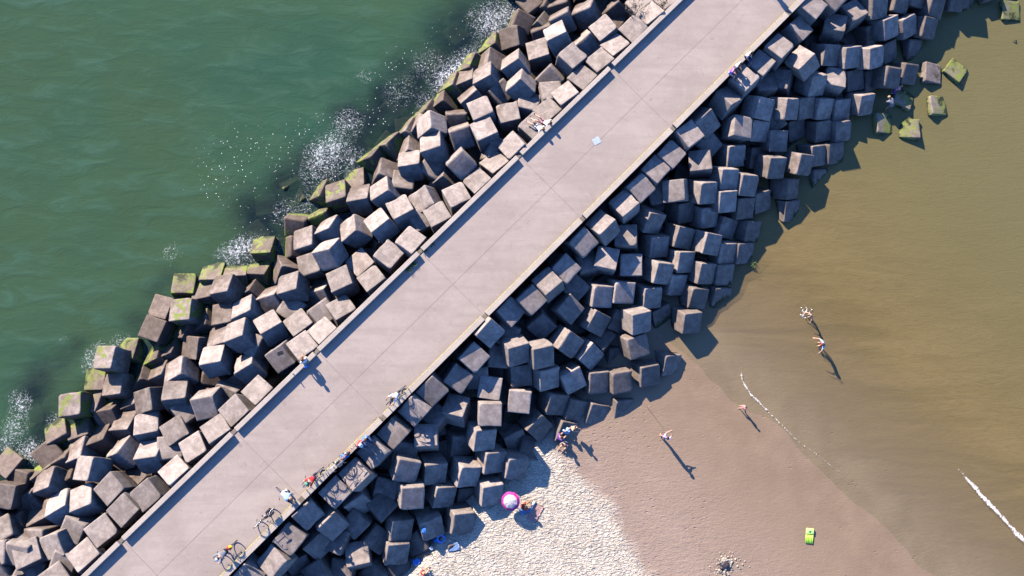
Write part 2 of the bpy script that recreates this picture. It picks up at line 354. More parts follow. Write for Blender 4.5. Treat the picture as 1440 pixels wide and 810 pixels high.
def deck_concrete():
    t = NT('deck_concrete'); geo = t.n('ShaderNodeNewGeometry').outputs['Position']
    mp = t.n('ShaderNodeMapping'); mp.vector_type = 'POINT'; mp.inputs['Rotation'].default_value = (0, 0, R(-45)); mp.inputs['Scale'].default_value = (.16, 1.0, 1.0); t.l(geo, mp.inputs[0])
    rot = t.n('ShaderNodeMapping'); rot.inputs['Rotation'].default_value = (0, 0, R(-45)); t.l(geo, rot.inputs[0])
    sx = t.n('ShaderNodeSeparateXYZ'); t.l(rot.outputs[0], sx.inputs[0])
    st = t.noise(mp.outputs[0], 1.6, 6, .65, .5); big = t.noise(geo, .28, 5, .6, .6); md = t.noise(geo, 2.2, 6, .68, .4); fi = t.noise(geo, 26.0, 3)
    c = t.mix(t.mr(big, .3, .7), (.325, .267, .225), (.39, .324, .276))
    c = t.mix(t.mr(st, .38, .72, 0, .55), c, (.275, .222, .195))
    c = t.mix(t.mr(md, .50, .78, 0, .5), c, (.42, .36, .32))
    c = t.mix(t.mr(md, .42, .25, 0, .4), c, (.235, .19, .17))
    c = t.mix(t.mr(fi, .4, .8, 0, .3), c, (.44, .38, .34))
    cr = t.noise(geo, .42, 4, .6, 1.6); crm = t.mr(t.math('ABSOLUTE', t.math('SUBTRACT', cr, .5)), .0035, .0)
    c = t.mix(t.math('MULTIPLY', crm, .45), c, (.17, .135, .12))
    sp = t.mr(t.noise(geo, 1.1, 2, .5), .70, .76); c = t.mix(t.math('MULTIPLY', sp, .4), c, (.19, .15, .14))
    nb = t.bump(fi, .3, .01); nb = t.bump(md, .3, .03, nb)
    return t.done(t.bsdf(c, .9, nb, .25))
DECK = deck_concrete()
OLD_DECK = concrete('deck_concrete', (.33, .272, .245), (.375, .315, .285))
KERB = concrete('kerb_concrete', (.39, .33, .275), (.47, .405, .34), 2.0)
WALL = concrete('wall_concrete', (.16, .13, .10), (.24, .20, .16), 2.0)
JOINT = plain('joint_filler', (.225, .182, .165), .95)
YELLOW = plain('yellow_paint', (.60, .50, .19), .7, var=.25)
U0, U1 = -120.0, 150.0; PL, PR = -6.60, -0.45
JL = [u for u in [-66.8, -57.7, -48.6, -39.5, -30.45, -21.4, -12.37, -5.45, 3.6, 12.68, 21.5, 33.36, 42.4, 51.5, 60.6]]
def slab(bm, p0, p1, u0, u1, z0, z1, bev=0.0):
    M = Matrix.Rotation(R(45), 4, 'Z')       # local x -> along, y -> across (towards the sea)
    box(bm, PU((p0 + p1) / 2, (u0 + u1) / 2, (z0 + z1) / 2), (u1 - u0, p1 - p0, z1 - z0), M, bev)
pier = empty('pier', PU(-3.5, 0, -4), 0, 'long straight concrete pier running between two slopes of tumbled cubes', 'pier')
def child(name, bm, m, par, sm=False):
    o = obj(name, bm, m, None, sm); o.parent = par; o.matrix_parent_inverse = Matrix.Translation(par.location).inverted(); return o
bm = bmesh.new(); slab(bm, PL, PR, U0, U1, -9.0, 0.0); child('deck', bm, DECK, pier)
bm = bmesh.new()
for u in JL: slab(bm, PL + .36, PR - .5, u - .013, u + .013, .0, .004)
slab(bm, -3.515, -3.50, U0, U1, .0, .004)
child('expansion_joint', bm, JOINT, pier)
JJ = [U0] + JL + [U1]
for a, b in zip(JJ, JJ[1:]):
    if b < -50 or a > 60: continue
    bm = bmesh.new(); slab(bm, PL - .03, PL + .27, a + .17, b - .17, -.5, .27, .02); child('parapet', bm, KERB, pier)
    bm = bmesh.new(); slab(bm, PR - .36, PR + .03, a + .17, b - .17, -.5, .20, .02); child('kerb', bm, KERB, pier)
    bm = bmesh.new(); slab(bm, PR - .36, PR - .31, a + .25, b - .25, .200, .2035); child('painted_line', bm, YELLOW, pier)
bm = bmesh.new()
for u in JL: 
    slab(bm, PL - .02, PL + .22, u - .15, u + .15, -.3, .04, .01); slab(bm, PR - .30, PR + .02, u - .15, u + .15, -.3, .04, .01)
child('joint_block', bm, WALL, pier)
# sealed crack lines and a pale cover plate in the deck
bm = bmesh.new(); q = Vector((9.592, 14.696, 0.000)); box(bm, (q.x, q.y, .008), (.50, .46, .016), Matrix.Rotation(R(30), 4, 'Z'), .004)
tag(obj('cover_plate', bm, plain('pale_steel', (.55, .62, .72), .35, .5, .3)), 'small pale blue square cover plate set in the pier deck', 'cover plate')

# ------------------------------------------------------------------ concrete cubes
def cube_mat(name, moss):
    t = NT(name)
    oi = t.n('ShaderNodeObjectInfo'); tc = t.n('ShaderNodeTexCoord').outputs['Object']
    off = t.n('ShaderNodeVectorMath'); off.operation = 'MULTIPLY_ADD'
    cmb = t.n('ShaderNodeCombineXYZ'); r = oi.outputs['Random']
    for i in range(3): t.l(r, cmb.inputs[i])
    t.l(cmb.outputs[0], off.inputs[0]); off.inputs[1].default_value = (43, 71, 19); t.l(tc, off.inputs[2])
    v = off.outputs[0]
    g = t.n('ShaderNodeNewGeometry'); sp = t.n('ShaderNodeSeparateXYZ'); t.l(g.outputs['Position'], sp.inputs[0]); z = sp.outputs[2]
    pp = t.math('SUBTRACT', sp.outputs[0], sp.outputs[1])
    sea_side = t.mr(pp, -8.0, -10.5)      # x - y
    blot = t.noise(v, 2.1, 5, .6, .5); mott = t.noise(v, 7.0, 5, .65); fine = t.noise(v, 34.0, 3)
    pale = t.mix(t.mr(blot, .34, .66), (.215, .178, .160), (.345, .292, .260))
    pale = t.mix(t.mr(mott, .38, .75, 0, .6), pale, (.17, .142, .132))
    pale = t.mix(t.mr(fine, .4, .8, 0, .35), pale, (.40, .355, .32))
    brown = t.mix(t.mr(blot, .35, .68), (.105, .078, .062), (.175, .133, .108))
    brown = t.mix(t.mr(mott, .4, .75, 0, .5), brown, (.10, .075, .062))
    stn = t.noise(v, .9, 4, .6, .8); pale = t.mix(t.mr(stn, .52, .70, 0, .65), pale, (.165, .135, .118)); rust = t.mr(t.noise(v, 1.7, 5, .65, 1.0), .66, .74)
    pale = t.mix(t.math('MULTIPLY', rust, .4), pale, (.24, .13, .07))
    ck = t.noise(v, 1.25, 4, .6, 1.2); ckm = t.mr(t.math('ABSOLUTE', t.math('SUBTRACT', ck, .5)), .006, .0); ckm = t.math('MULTIPLY', ckm, t.math('GREATER_THAN', r, .6))
    pale = t.mix(t.math('MULTIPLY', ckm, .7), pale, (.06, .048, .04))
    wz_ = t.math('ADD', z, t.math('ADD', t.math('MULTIPLY', t.math('SUBTRACT', blot, .5), .9), t.math('MULTIPLY', t.math('SUBTRACT', r, .5), .9)))
    wet = t.math('MULTIPLY', t.mr(wz_, -1.35, -2.9), t.mr(sea_side, 0, 1, .55, 1.0))
    c = t.mix(wet, pale, brown)
    tint = t.mr(r, 0, 1, .72, 1.16, False); hs = t.n('ShaderNodeHueSaturation'); t.l(tint, hs.inputs['Value']); t.l(c, hs.inputs['Color']); c = hs.outputs[0]
    mn = t.noise(v, 1.3, 5, .6, .8)
    mz = t.math('ADD', z, t.math('MULTIPLY', t.math('SUBTRACT', mn, .5), 1.2))
    green = t.mix(t.mr(mott, .3, .7), (.060, .092, .012), (.155, .195, .020))
    pale_moss = t.mix(t.mr(fine, .3, .7), green, (.20, .235, .05))
    if moss:
        mk = t.math('MAXIMUM', t.mr(mz, -3.25, -3.5), t.mr(mn, .51, .59))
    else:
        mk = t.mr(t.math('ADD', mz, t.mr(sea_side, 0, 1, .45, 0.0)), -3.28, -3.45)
    mk = t.math('MULTIPLY', mk, t.mr(t.math('ADD', t.math('MULTIPLY', mott, .5), t.math('MULTIPLY', mn, .5)), .42, .52, .25, 1.0))
    c = t.mix(t.math('MULTIPLY', mk, .9), c, pale_moss)
    c = t.mix(t.mr(mz, -3.42, -3.62), c, (.028, .034, .014))
    h = t.math('ADD', t.math('MULTIPLY', mott, .5), t.math('ADD', t.math('MULTIPLY', fine, .35), t.math('MULTIPLY', blot, .6)))
    nb = t.bump(h, .55, .035)
    vo = t.n('ShaderNodeTexVoronoi'); vo.inputs['Scale'].default_value = 9.0; t.l(v, vo.inputs['Vector'])
    pit = t.mr(vo.outputs['Distance'], .0, .16); nb = t.bump(pit, .35, .02, nb)
    return t.done(t.bsdf(c, t.mr(wet, 0, 1, .92, .7), nb, .25))
CUBE_M = [cube_mat('cast_concrete', False), cube_mat('mossy_concrete', True)]
S = 1.5; HS = S / 2
def cube_mesh(seed, n=7, rad=.03, amp=.007):
    rnd = random.Random(seed); bm = bmesh.new(); bmesh.ops.create_cube(bm, size=S)
    bmesh.ops.subdivide_edges(bm, edges=bm.edges[:], cuts=n, use_grid_fill=True)
    # finer rows next to the arrises
    chips = [Vector((rnd.choice((-1, 1)) * HS, rnd.choice((-1, 1)) * HS, rnd.choice((-1, 1)) * HS)) for _ in range(4)]
    for _ in range(4):
        e = [rnd.choice((-1, 1)) * HS, rnd.choice((-1, 1)) * HS, rnd.uniform(-.5, .5)]; rnd.shuffle(e); chips.append(Vector(e))
    cr = [rnd.uniform(.05, .17) for _ in chips]
    o = Vector((seed * 7.3, 2.1, 5.5))
    for v in bm.verts:
        c = v.co.copy()
        for k in range(3):   # push inner rows towards the faces' borders
            a = c[k] / HS; c[k] = HS * math.copysign(abs(a) ** .3, a) if abs(a) < .999 else c[k]
        inner = Vector([max(-HS + rad, min(HS - rad, q)) for q in c])
        d = c - inner
        if d.length > 1e-6 and sum(abs(q) > 1e-6 for q in d) > 1: c = inner + d.normalized() * min(rad, d.length)
        for cp, r_ in zip(chips, cr):
            dd = (c - cp).length
            if dd < r_ * 1.3: c -= cp.normalized() * (r_ * 1.3 - dd) * .42
        c += c.normalized() * noise.noise(c * 2.3 + o) * amp * 1.6
        v.co = c
    me = bpy.data.meshes.new('concrete_cube'); bm.to_mesh(me); bm.free()
    for p in me.polygons: p.use_smooth = True
    return me
def with_mat(me, m):
    me = me.copy(); me.materials.append(m); return me
base = [cube_mesh(i + 1) for i in range(8)]
MESH = [[with_mat(b, m) for b in base] for m in CUBE_M]
CUBES = [
(-24.190, -2.679, -3.063, 0.989, -0.092, -0.090, 0.073, 1, -1, 'Mossy green concrete cube, 3rd up from the bottom edge, seaward outermost line'),
(-23.186, -2.703, -3.926, 0.951, -0.203, -0.233, -0.024, 0, -1, 'Steeply tipped concrete cube, 6th up from the bottom edge, seaward fifth row out'),
(-22.173, -3.293, -3.650, 0.836, -0.523, -0.162, 0.006, 0, -1, 'Steeply tipped concrete cube, 7th up from the bottom edge, seaward fifth row out'),
(-20.621, -2.601, -3.777, 0.901, -0.328, -0.274, 0.076, 0, -1, 'Steeply tipped concrete cube, 9th up from the bottom edge, seaward fourth row out'),
(-19.295, -2.366, -2.574, 0.762, 0.159, -0.203, -0.594, 0, -1, 'Tilted brown concrete cube, 10th up from the bottom edge, seaward fourth row out'),
(-25.387, -4.482, -3.967, 0.830, -0.083, -0.241, -0.496, 0, -1, 'Tilted brown concrete cube, 2nd up from the bottom edge, seaward outermost line'),
(-23.906, -4.424, -3.938, 0.947, -0.262, -0.135, 0.125, 0, -1, 'Steeply tipped concrete cube, 5th up from the bottom edge, seaward fifth row out'),
(-22.439, -4.927, -3.389, 0.898, -0.374, -0.214, 0.091, 0, -1, 'Steeply tipped concrete cube, 7th up from the bottom edge, seaward fourth row out'),
(-20.888, -4.075, -3.191, 0.924, -0.335, -0.184, -0.024, 0, -1, 'Steeply tipped concrete cube, 8th up from the bottom edge, seaward fourth row out'),
(-19.240, -4.102, -2.261, 0.957, -0.273, 0.011, 0.095, 0, -1, 'Tilted pale concrete cube, 5th up from the bottom edge, seaward third row out'),
(-20.781, -5.691, -2.632, 0.851, -0.377, -0.364, -0.014, 0, -1, 'Steeply tipped concrete cube, 4th up from the bottom edge, seaward third row out'),
(-28.300, -6.496, -3.897, 0.946, -0.130, -0.115, -0.274, 0, -1, 'Tilted brown concrete cube, 1st up from the bottom edge, seaward outermost line'),
(-26.017, -7.040, -3.763, 0.833, -0.445, -0.135, 0.301, 1, -1, 'Mossy green concrete cube, 3rd up from the bottom edge, seaward fifth row out'),
(-24.778, -6.296, -3.684, 0.844, -0.459, -0.253, 0.114, 0, -1, 'Steeply tipped concrete cube, 4th up from the bottom edge, seaward fifth row out'),
(-23.636, -5.730, -3.285, 0.924, -0.243, -0.277, 0.100, 0, -1, 'Steeply tipped concrete cube, 5th up from the bottom edge, seaward fourth row out'),
(-24.358, -7.360, -3.594, 0.889, -0.349, -0.264, 0.138, 0, -1, 'Steeply tipped concrete cube, 4th up from the bottom edge, seaward fourth row out'),
(-22.457, -6.587, -1.948, 0.956, -0.098, -0.276, -0.025, 0, -1, 'Steeply tipped concrete cube, 6th up from the bottom edge, seaward fourth row out'),
(-25.253, -7.534, -2.803, 0.925, -0.267, -0.251, 0.100, 0, -1, 'Steeply tipped concrete cube, 3rd up from the bottom edge, seaward fourth row out'),
(-27.825, -8.180, -2.666, 0.655, 0.017, -0.023, -0.755, 0, -1, 'Flat brown concrete cube, 1st up from the bottom edge, seaward fifth row out'),
(-26.842, -8.629, -3.649, 0.827, -0.503, -0.218, 0.120, 0, -1, 'Steeply tipped concrete cube, 2nd up from the bottom edge, seaward fifth row out'),
(-25.804, -9.765, -3.282, 0.900, -0.362, -0.130, 0.205, 0, -1, 'Steeply tipped concrete cube, 2nd up from the bottom edge, seaward fourth row out'),
(-24.148, -8.955, -2.136, 0.887, -0.373, -0.161, 0.220, 0, -1, 'Steeply tipped concrete cube, 2nd up from the bottom edge, seaward third row out'),
(-22.607, -8.483, -1.860, 0.946, -0.247, -0.129, 0.168, 0, -1, 'Steeply tipped concrete cube, 3rd up from the bottom edge, seaward third row out'),
(-27.457, -10.016, -3.407, 0.827, -0.530, -0.175, 0.073, 0, -1, 'Steeply tipped concrete cube, 1st up from the bottom edge, seaward fourth row out'),
(-20.873, -7.736, -1.590, 0.925, -0.011, -0.120, -0.361, 0, -1, 'Tilted pale concrete cube, 2nd up from the bottom edge, seaward second row out'),
(-18.573, -8.005, -1.117, 0.907, 0.025, -0.055, -0.417, 0, -1, 'Flat pale concrete cube, 4th up from the bottom edge, seaward first row, against the pier'),
(-19.883, -8.926, -1.165, 0.927, 0.005, -0.079, -0.366, 0, -1, 'Flat pale concrete cube, 3rd up from the bottom edge, seaward first row, against the pier'),
(-21.293, -10.216, -1.389, 0.903, -0.072, -0.025, -0.423, 0, -1, 'Flat pale concrete cube, 2nd up from the bottom edge, seaward first row, against the pier'),
(-21.992, -11.724, -0.910, 0.904, -0.177, -0.145, -0.361, 0, -1, 'Tilted pale concrete cube, 1st up from the bottom edge, seaward first row, against the pier'),
(-25.757, -11.673, -1.812, 0.837, -0.121, -0.103, -0.524, 0, -1, 'Tilted pale concrete cube, 1st up from the bottom edge, seaward third row out'),
(-24.075, -10.986, -1.783, 0.803, 0.175, -0.096, -0.562, 0, -1, 'Tilted pale concrete cube, 1st up from the bottom edge, seaward second row out'),
(-19.399, 2.197, -3.269, 0.980, -0.063, -0.093, -0.162, 0, -1, 'Flat brown concrete cube, 7th up from the bottom edge, seaward outermost line'),
(-21.118, 0.784, -3.973, 0.969, -0.158, -0.189, -0.027, 1, -1, 'Mossy green concrete cube, 6th up from the bottom edge, seaward outermost line'),
(-21.931, 0.286, -2.654, 0.974, -0.110, -0.195, -0.018, 1, -1, 'Mossy green concrete cube, 5th up from the bottom edge, seaward outermost line'),
(-23.064, -1.051, -4.018, 0.986, -0.070, -0.150, -0.000, 1, -1, 'Mossy green concrete cube, 4th up from the bottom edge, seaward outermost line'),
(-21.624, -1.495, -3.388, 0.969, -0.158, -0.189, 0.030, 0, -1, 'Tilted brown concrete cube, 8th up from the bottom edge, seaward fifth row out'),
(-19.320, 0.425, -3.826, 0.907, -0.264, -0.316, 0.085, 1, -1, 'Mossy green concrete cube, 11th up from the bottom edge, seaward fifth row out'),
(-18.463, 0.655, -3.800, 0.899, -0.337, -0.275, 0.060, 0, -1, 'Steeply tipped concrete cube, 12th up from the bottom edge, seaward fifth row out'),
(-16.685, 1.047, -3.220, 0.955, 0.007, -0.291, -0.049, 0, -1, 'Steeply tipped concrete cube, 12th up from the bottom edge, seaward fourth row out'),
(-20.038, -1.100, -3.708, 0.832, -0.314, -0.398, 0.227, 0, -1, 'Steeply tipped concrete cube, 9th up from the bottom edge, seaward fifth row out'),
(-18.879, -0.764, -3.446, 0.891, -0.348, -0.281, 0.075, 0, -1, 'Steeply tipped concrete cube, 10th up from the bottom edge, seaward fifth row out'),
(-17.897, 5.116, -4.016, 0.986, -0.169, -0.002, -0.006, 1, -1, 'Mossy green concrete cube, 10th up from the bottom edge, seaward outermost line'),
(-19.010, 3.634, -3.681, 0.976, -0.075, -0.161, -0.130, 0, -1, 'Tilted brown concrete cube, 8th up from the bottom edge, seaward outermost line'),
(-17.490, 3.375, -2.965, 0.984, -0.113, -0.139, 0.023, 1, -1, 'Mossy green concrete cube, 9th up from the bottom edge, seaward outermost line'),
(-15.981, 5.836, -3.948, 0.960, -0.269, -0.081, -0.016, 1, -1, 'Mossy green concrete cube, 12th up from the bottom edge, seaward outermost line'),
(-14.503, 5.807, -3.844, 0.917, -0.396, 0.005, 0.043, 1, -1, 'Mossy green concrete cube, 16th up from the bottom edge, seaward fifth row out'),
(-12.912, 6.063, -3.882, 0.930, -0.337, -0.119, -0.080, 1, -1, 'Mossy green concrete cube, 18th up from the bottom edge, seaward fifth row out'),
(-12.639, 7.608, -3.761, 0.955, -0.275, -0.109, -0.017, 1, -1, 'Mossy green concrete cube, 19th up from the bottom edge, seaward fifth row out'),
(-16.380, 4.627, -3.841, 0.955, -0.250, -0.151, 0.049, 0, -1, 'Steeply tipped concrete cube, 11th up from the bottom edge, seaward outermost line'),
(-14.848, 4.860, -2.782, 0.939, -0.269, -0.214, 0.005, 0, -1, 'Steeply tipped concrete cube, 15th up from the bottom edge, seaward fifth row out'),
(-14.881, 3.087, -3.223, 0.974, -0.163, -0.148, 0.058, 0, -1, 'Tilted brown concrete cube, 14th up from the bottom edge, seaward fourth row out'),
(-13.316, 3.304, -2.324, 0.910, -0.328, -0.210, 0.143, 0, -1, 'Steeply tipped concrete cube, 15th up from the bottom edge, seaward fourth row out'),
(-16.315, 2.658, -3.831, 0.902, -0.245, -0.325, 0.142, 0, -1, 'Steeply tipped concrete cube, 14th up from the bottom edge, seaward fifth row out'),
(-17.506, 2.077, -3.833, 0.908, -0.200, -0.353, -0.101, 0, -1, 'Steeply tipped concrete cube, 13th up from the bottom edge, seaward fifth row out'),
(-13.284, 4.713, -3.684, 0.853, -0.364, -0.373, 0.025, 0, -1, 'Steeply tipped concrete cube, 17th up from the bottom edge, seaward fifth row out'),
(-11.732, 4.171, -2.724, 0.850, -0.468, -0.242, 0.000, 0, -1, 'Steeply tipped concrete cube, 16th up from the bottom edge, seaward fourth row out'),
(-10.314, 4.865, -1.698, 0.940, -0.265, -0.205, 0.063, 0, -1, 'Steeply tipped concrete cube, 10th up from the bottom edge, seaward third row out'),
(-11.141, 6.196, -3.310, 0.819, 0.108, -0.484, -0.289, 0, -1, 'Steeply tipped concrete cube, 17th up from the bottom edge, seaward fourth row out'),
(-11.637, 2.259, -1.517, 0.841, -0.221, -0.243, -0.430, 0, -1, 'Steeply tipped concrete cube, 9th up from the bottom edge, seaward third row out'),
(-14.923, 1.498, -2.875, 0.935, -0.274, -0.217, 0.067, 0, -1, 'Steeply tipped concrete cube, 13th up from the bottom edge, seaward fourth row out'),
(-13.522, 1.794, -1.669, 0.924, -0.291, -0.230, 0.092, 0, -1, 'Steeply tipped concrete cube, 8th up from the bottom edge, seaward third row out'),
(-17.509, -0.614, -2.658, 0.916, -0.262, -0.262, 0.154, 0, -1, 'Steeply tipped concrete cube, 11th up from the bottom edge, seaward fourth row out'),
(-17.505, -2.045, -2.049, 0.950, -0.307, -0.008, 0.055, 0, -1, 'Steeply tipped concrete cube, 6th up from the bottom edge, seaward third row out'),
(-15.175, 0.158, -2.100, 0.934, -0.334, -0.113, 0.052, 0, -1, 'Steeply tipped concrete cube, 7th up from the bottom edge, seaward third row out'),
(-12.990, -0.269, -2.085, 0.881, -0.372, -0.242, 0.166, 0, -1, 'Steeply tipped concrete cube, 8th up from the bottom edge, seaward second row out'),
(-14.472, -1.888, -2.787, 0.829, -0.518, 0.062, -0.204, 0, -1, 'Steeply tipped concrete cube, 7th up from the bottom edge, seaward second row out'),
(-15.394, -2.527, -1.492, 0.818, -0.562, -0.116, 0.037, 0, -1, 'Steeply tipped concrete cube, 6th up from the bottom edge, seaward second row out'),
(-10.738, 0.543, -1.438, 0.856, 0.236, -0.007, -0.460, 0, -1, 'Tilted pale concrete cube, 10th up from the bottom edge, seaward first row, against the pier'),
(-12.023, -1.939, -1.019, 0.915, -0.161, -0.162, -0.331, 0, -1, 'Tilted pale concrete cube, 9th up from the bottom edge, seaward first row, against the pier'),
(-13.409, -3.012, -1.128, 0.909, -0.014, -0.133, -0.394, 0, -1, 'Tilted pale concrete cube, 8th up from the bottom edge, seaward first row, against the pier'),
(-14.456, -4.347, -0.860, 0.868, -0.188, -0.199, -0.415, 0, -1, 'Tilted pale concrete cube, 7th up from the bottom edge, seaward first row, against the pier'),
(-15.850, -5.330, -1.332, 0.858, -0.036, -0.182, -0.479, 0, -1, 'Tilted pale concrete cube, 6th up from the bottom edge, seaward first row, against the pier'),
(-16.820, -6.877, -0.831, 0.890, -0.221, -0.220, -0.332, 0, -1, 'Steeply tipped concrete cube, 5th up from the bottom edge, seaward first row, against the pier'),
(-17.257, -4.328, -1.887, 0.871, -0.049, -0.130, -0.471, 0, -1, 'Tilted pale concrete cube, 5th up from the bottom edge, seaward second row out'),
(-18.792, -5.826, -1.788, 0.910, -0.402, -0.093, 0.036, 0, -1, 'Steeply tipped concrete cube, 4th up from the bottom edge, seaward second row out'),
(-19.802, -7.192, -3.146, 0.879, 0.010, -0.264, -0.398, 0, -1, 'Tilted pale concrete cube, 3rd up from the bottom edge, seaward second row out'),
(-9.733, 2.339, -1.629, 0.879, -0.145, -0.190, -0.414, 0, -1, 'Tilted pale concrete cube, 9th up from the bottom edge, seaward second row out'),
(-7.983, 1.798, -0.814, 0.891, -0.145, -0.240, -0.356, 0, -1, 'Steeply tipped concrete cube, 12th up from the bottom edge, seaward first row, against the pier'),
(-9.341, 0.862, -0.765, 0.886, -0.169, -0.118, -0.415, 0, -1, 'Tilted pale concrete cube, 11th up from the bottom edge, seaward first row, against the pier'),
(-9.598, 8.127, -2.845, 0.957, -0.167, -0.223, 0.078, 0, -1, 'Steeply tipped concrete cube, 18th up from the bottom edge, seaward fourth row out'),
(-6.386, 8.746, -2.009, 0.896, -0.205, -0.352, 0.176, 0, -1, 'Steeply tipped concrete cube, 12th up from the bottom edge, seaward third row out'),
(-7.966, 7.116, -1.557, 0.860, -0.435, -0.259, -0.061, 0, -1, 'Steeply tipped concrete cube, 11th up from the bottom edge, seaward third row out'),
(-8.613, 4.510, -2.810, 0.845, -0.483, -0.231, -0.006, 0, -1, 'Steeply tipped concrete cube, 10th up from the bottom edge, seaward second row out'),
(-7.075, 5.216, -1.378, 0.814, -0.051, -0.204, -0.541, 0, -1, 'Tilted pale concrete cube, 11th up from the bottom edge, seaward second row out'),
(-5.924, 6.512, -2.360, 0.901, -0.028, -0.151, -0.406, 0, -1, 'Tilted pale concrete cube, 12th up from the bottom edge, seaward second row out'),
(-4.966, 5.143, -1.034, 0.865, -0.125, -0.248, -0.418, 0, -1, 'Steeply tipped concrete cube, 14th up from the bottom edge, seaward first row, against the pier'),
(-4.081, 6.921, -1.290, 0.940, -0.084, -0.032, -0.329, 0, -1, 'Flat pale concrete cube, 15th up from the bottom edge, seaward first row, against the pier'),
(-2.596, 7.725, -0.878, 0.933, -0.123, -0.101, -0.322, 0, -1, 'Tilted pale concrete cube, 16th up from the bottom edge, seaward first row, against the pier'),
(-7.044, 3.245, -1.255, 0.856, -0.206, -0.161, -0.447, 0, -1, 'Tilted pale concrete cube, 13th up from the bottom edge, seaward first row, against the pier'),
(-8.054, 8.783, -2.578, 0.868, -0.363, -0.338, -0.024, 0, -1, 'Steeply tipped concrete cube, 19th up from the bottom edge, seaward fourth row out'),
(-4.637, 9.005, -1.328, 0.841, -0.109, -0.322, -0.420, 0, -1, 'Steeply tipped concrete cube, 13th up from the bottom edge, seaward third row out'),
(-8.724, 11.528, -3.747, 0.877, -0.226, -0.421, -0.060, 1, -1, 'Mossy green concrete cube, 21st up from the bottom edge, seaward fifth row out'),
(-7.618, 11.335, -3.045, 0.962, -0.196, -0.168, 0.094, 1, -1, 'Mossy green concrete cube, 22nd up from the bottom edge, seaward fifth row out'),
(-6.092, 10.943, -2.471, 0.935, -0.323, -0.143, 0.022, 0, -1, 'Steeply tipped concrete cube, 20th up from the bottom edge, seaward fourth row out'),
(-6.520, 12.459, -3.976, 0.967, -0.177, -0.165, 0.076, 0, -1, 'Tilted brown concrete cube, 23rd up from the bottom edge, seaward fifth row out'),
(-8.781, 9.858, -3.712, 0.861, -0.452, -0.223, 0.062, 1, -1, 'Mossy green concrete cube, 20th up from the bottom edge, seaward fifth row out'),
(-4.461, 11.244, -1.875, 0.904, -0.295, -0.264, 0.161, 0, -1, 'Steeply tipped concrete cube, 21st up from the bottom edge, seaward fourth row out'),
(-3.275, 9.928, -1.254, 0.833, -0.099, -0.206, -0.504, 0, -1, 'Tilted pale concrete cube, 13th up from the bottom edge, seaward second row out'),
(-4.163, 15.033, -3.693, 0.829, -0.308, -0.417, -0.210, 1, -1, 'Mossy green concrete cube, 25th up from the bottom edge, seaward fifth row out'),
(-5.379, 14.023, -3.712, 0.860, -0.353, -0.360, -0.076, 1, -1, 'Mossy green concrete cube, 24th up from the bottom edge, seaward fifth row out'),
(-2.829, 16.087, -3.662, 0.838, -0.265, -0.470, -0.088, 1, -1, 'Mossy green concrete cube, 26th up from the bottom edge, seaward fifth row out'),
(-2.108, 16.470, -3.445, 0.803, -0.055, -0.527, -0.272, 0, -1, 'Steeply tipped concrete cube, 27th up from the bottom edge, seaward fifth row out'),
(-1.393, 16.004, -2.030, 0.710, 0.210, -0.380, -0.554, 0, -1, 'Steeply tipped concrete cube, 25th up from the bottom edge, seaward fourth row out'),
(-1.197, 14.423, -1.689, 0.942, -0.262, -0.198, 0.073, 0, -1, 'Steeply tipped concrete cube, 24th up from the bottom edge, seaward fourth row out'),
(-2.762, 13.338, -2.286, 0.944, -0.309, -0.109, 0.031, 0, -1, 'Steeply tipped concrete cube, 22nd up from the bottom edge, seaward fourth row out'),
(-2.806, 14.576, -3.225, 0.849, -0.245, -0.454, 0.114, 0, -1, 'Steeply tipped concrete cube, 23rd up from the bottom edge, seaward fourth row out'),
(2.225, 15.350, -1.209, 0.826, -0.064, -0.165, -0.535, 0, -1, 'Tilted pale concrete cube, 17th up from the bottom edge, seaward second row out'),
(4.250, 14.240, -0.796, 0.865, 0.057, -0.279, -0.413, 0, -1, 'Steeply tipped concrete cube, 21st up from the bottom edge, seaward first row, against the pier'),
(2.979, 12.996, -1.307, 0.880, -0.167, -0.218, -0.388, 0, -1, 'Tilted pale concrete cube, 20th up from the bottom edge, seaward first row, against the pier'),
(1.890, 11.747, -0.850, 0.880, -0.052, -0.254, -0.398, 0, -1, 'Tilted pale concrete cube, 19th up from the bottom edge, seaward first row, against the pier'),
(-0.511, 12.362, -2.551, 0.850, -0.348, -0.391, 0.063, 0, -1, 'Steeply tipped concrete cube, 16th up from the bottom edge, seaward second row out'),
(-1.746, 10.782, -1.709, 0.837, 0.147, -0.176, -0.497, 0, -1, 'Tilted pale concrete cube, 15th up from the bottom edge, seaward second row out'),
(-0.854, 9.477, -1.084, 0.842, -0.090, -0.168, -0.505, 0, -1, 'Tilted pale concrete cube, 17th up from the bottom edge, seaward first row, against the pier'),
(0.353, 10.814, -1.095, 0.842, -0.093, -0.113, -0.519, 0, -1, 'Tilted pale concrete cube, 18th up from the bottom edge, seaward first row, against the pier'),
(-3.165, 10.808, -3.450, 0.865, -0.363, -0.026, -0.346, 0, -1, 'Steeply tipped concrete cube, 14th up from the bottom edge, seaward second row out'),
(1.131, 19.752, -3.434, 0.925, -0.273, -0.257, 0.053, 0, -1, 'Steeply tipped concrete cube, 31st up from the bottom edge, seaward fifth row out'),
(1.411, 20.989, -3.777, 0.885, -0.191, -0.412, -0.102, 1, -1, 'Mossy green concrete cube, 32nd up from the bottom edge, seaward fifth row out'),
(0.120, 19.432, -3.751, 0.880, -0.268, -0.391, -0.017, 1, -1, 'Mossy green concrete cube, 30th up from the bottom edge, seaward fifth row out'),
(-0.612, 18.207, -3.756, 0.879, -0.277, -0.380, 0.073, 0, -1, 'Steeply tipped concrete cube, 29th up from the bottom edge, seaward fifth row out'),
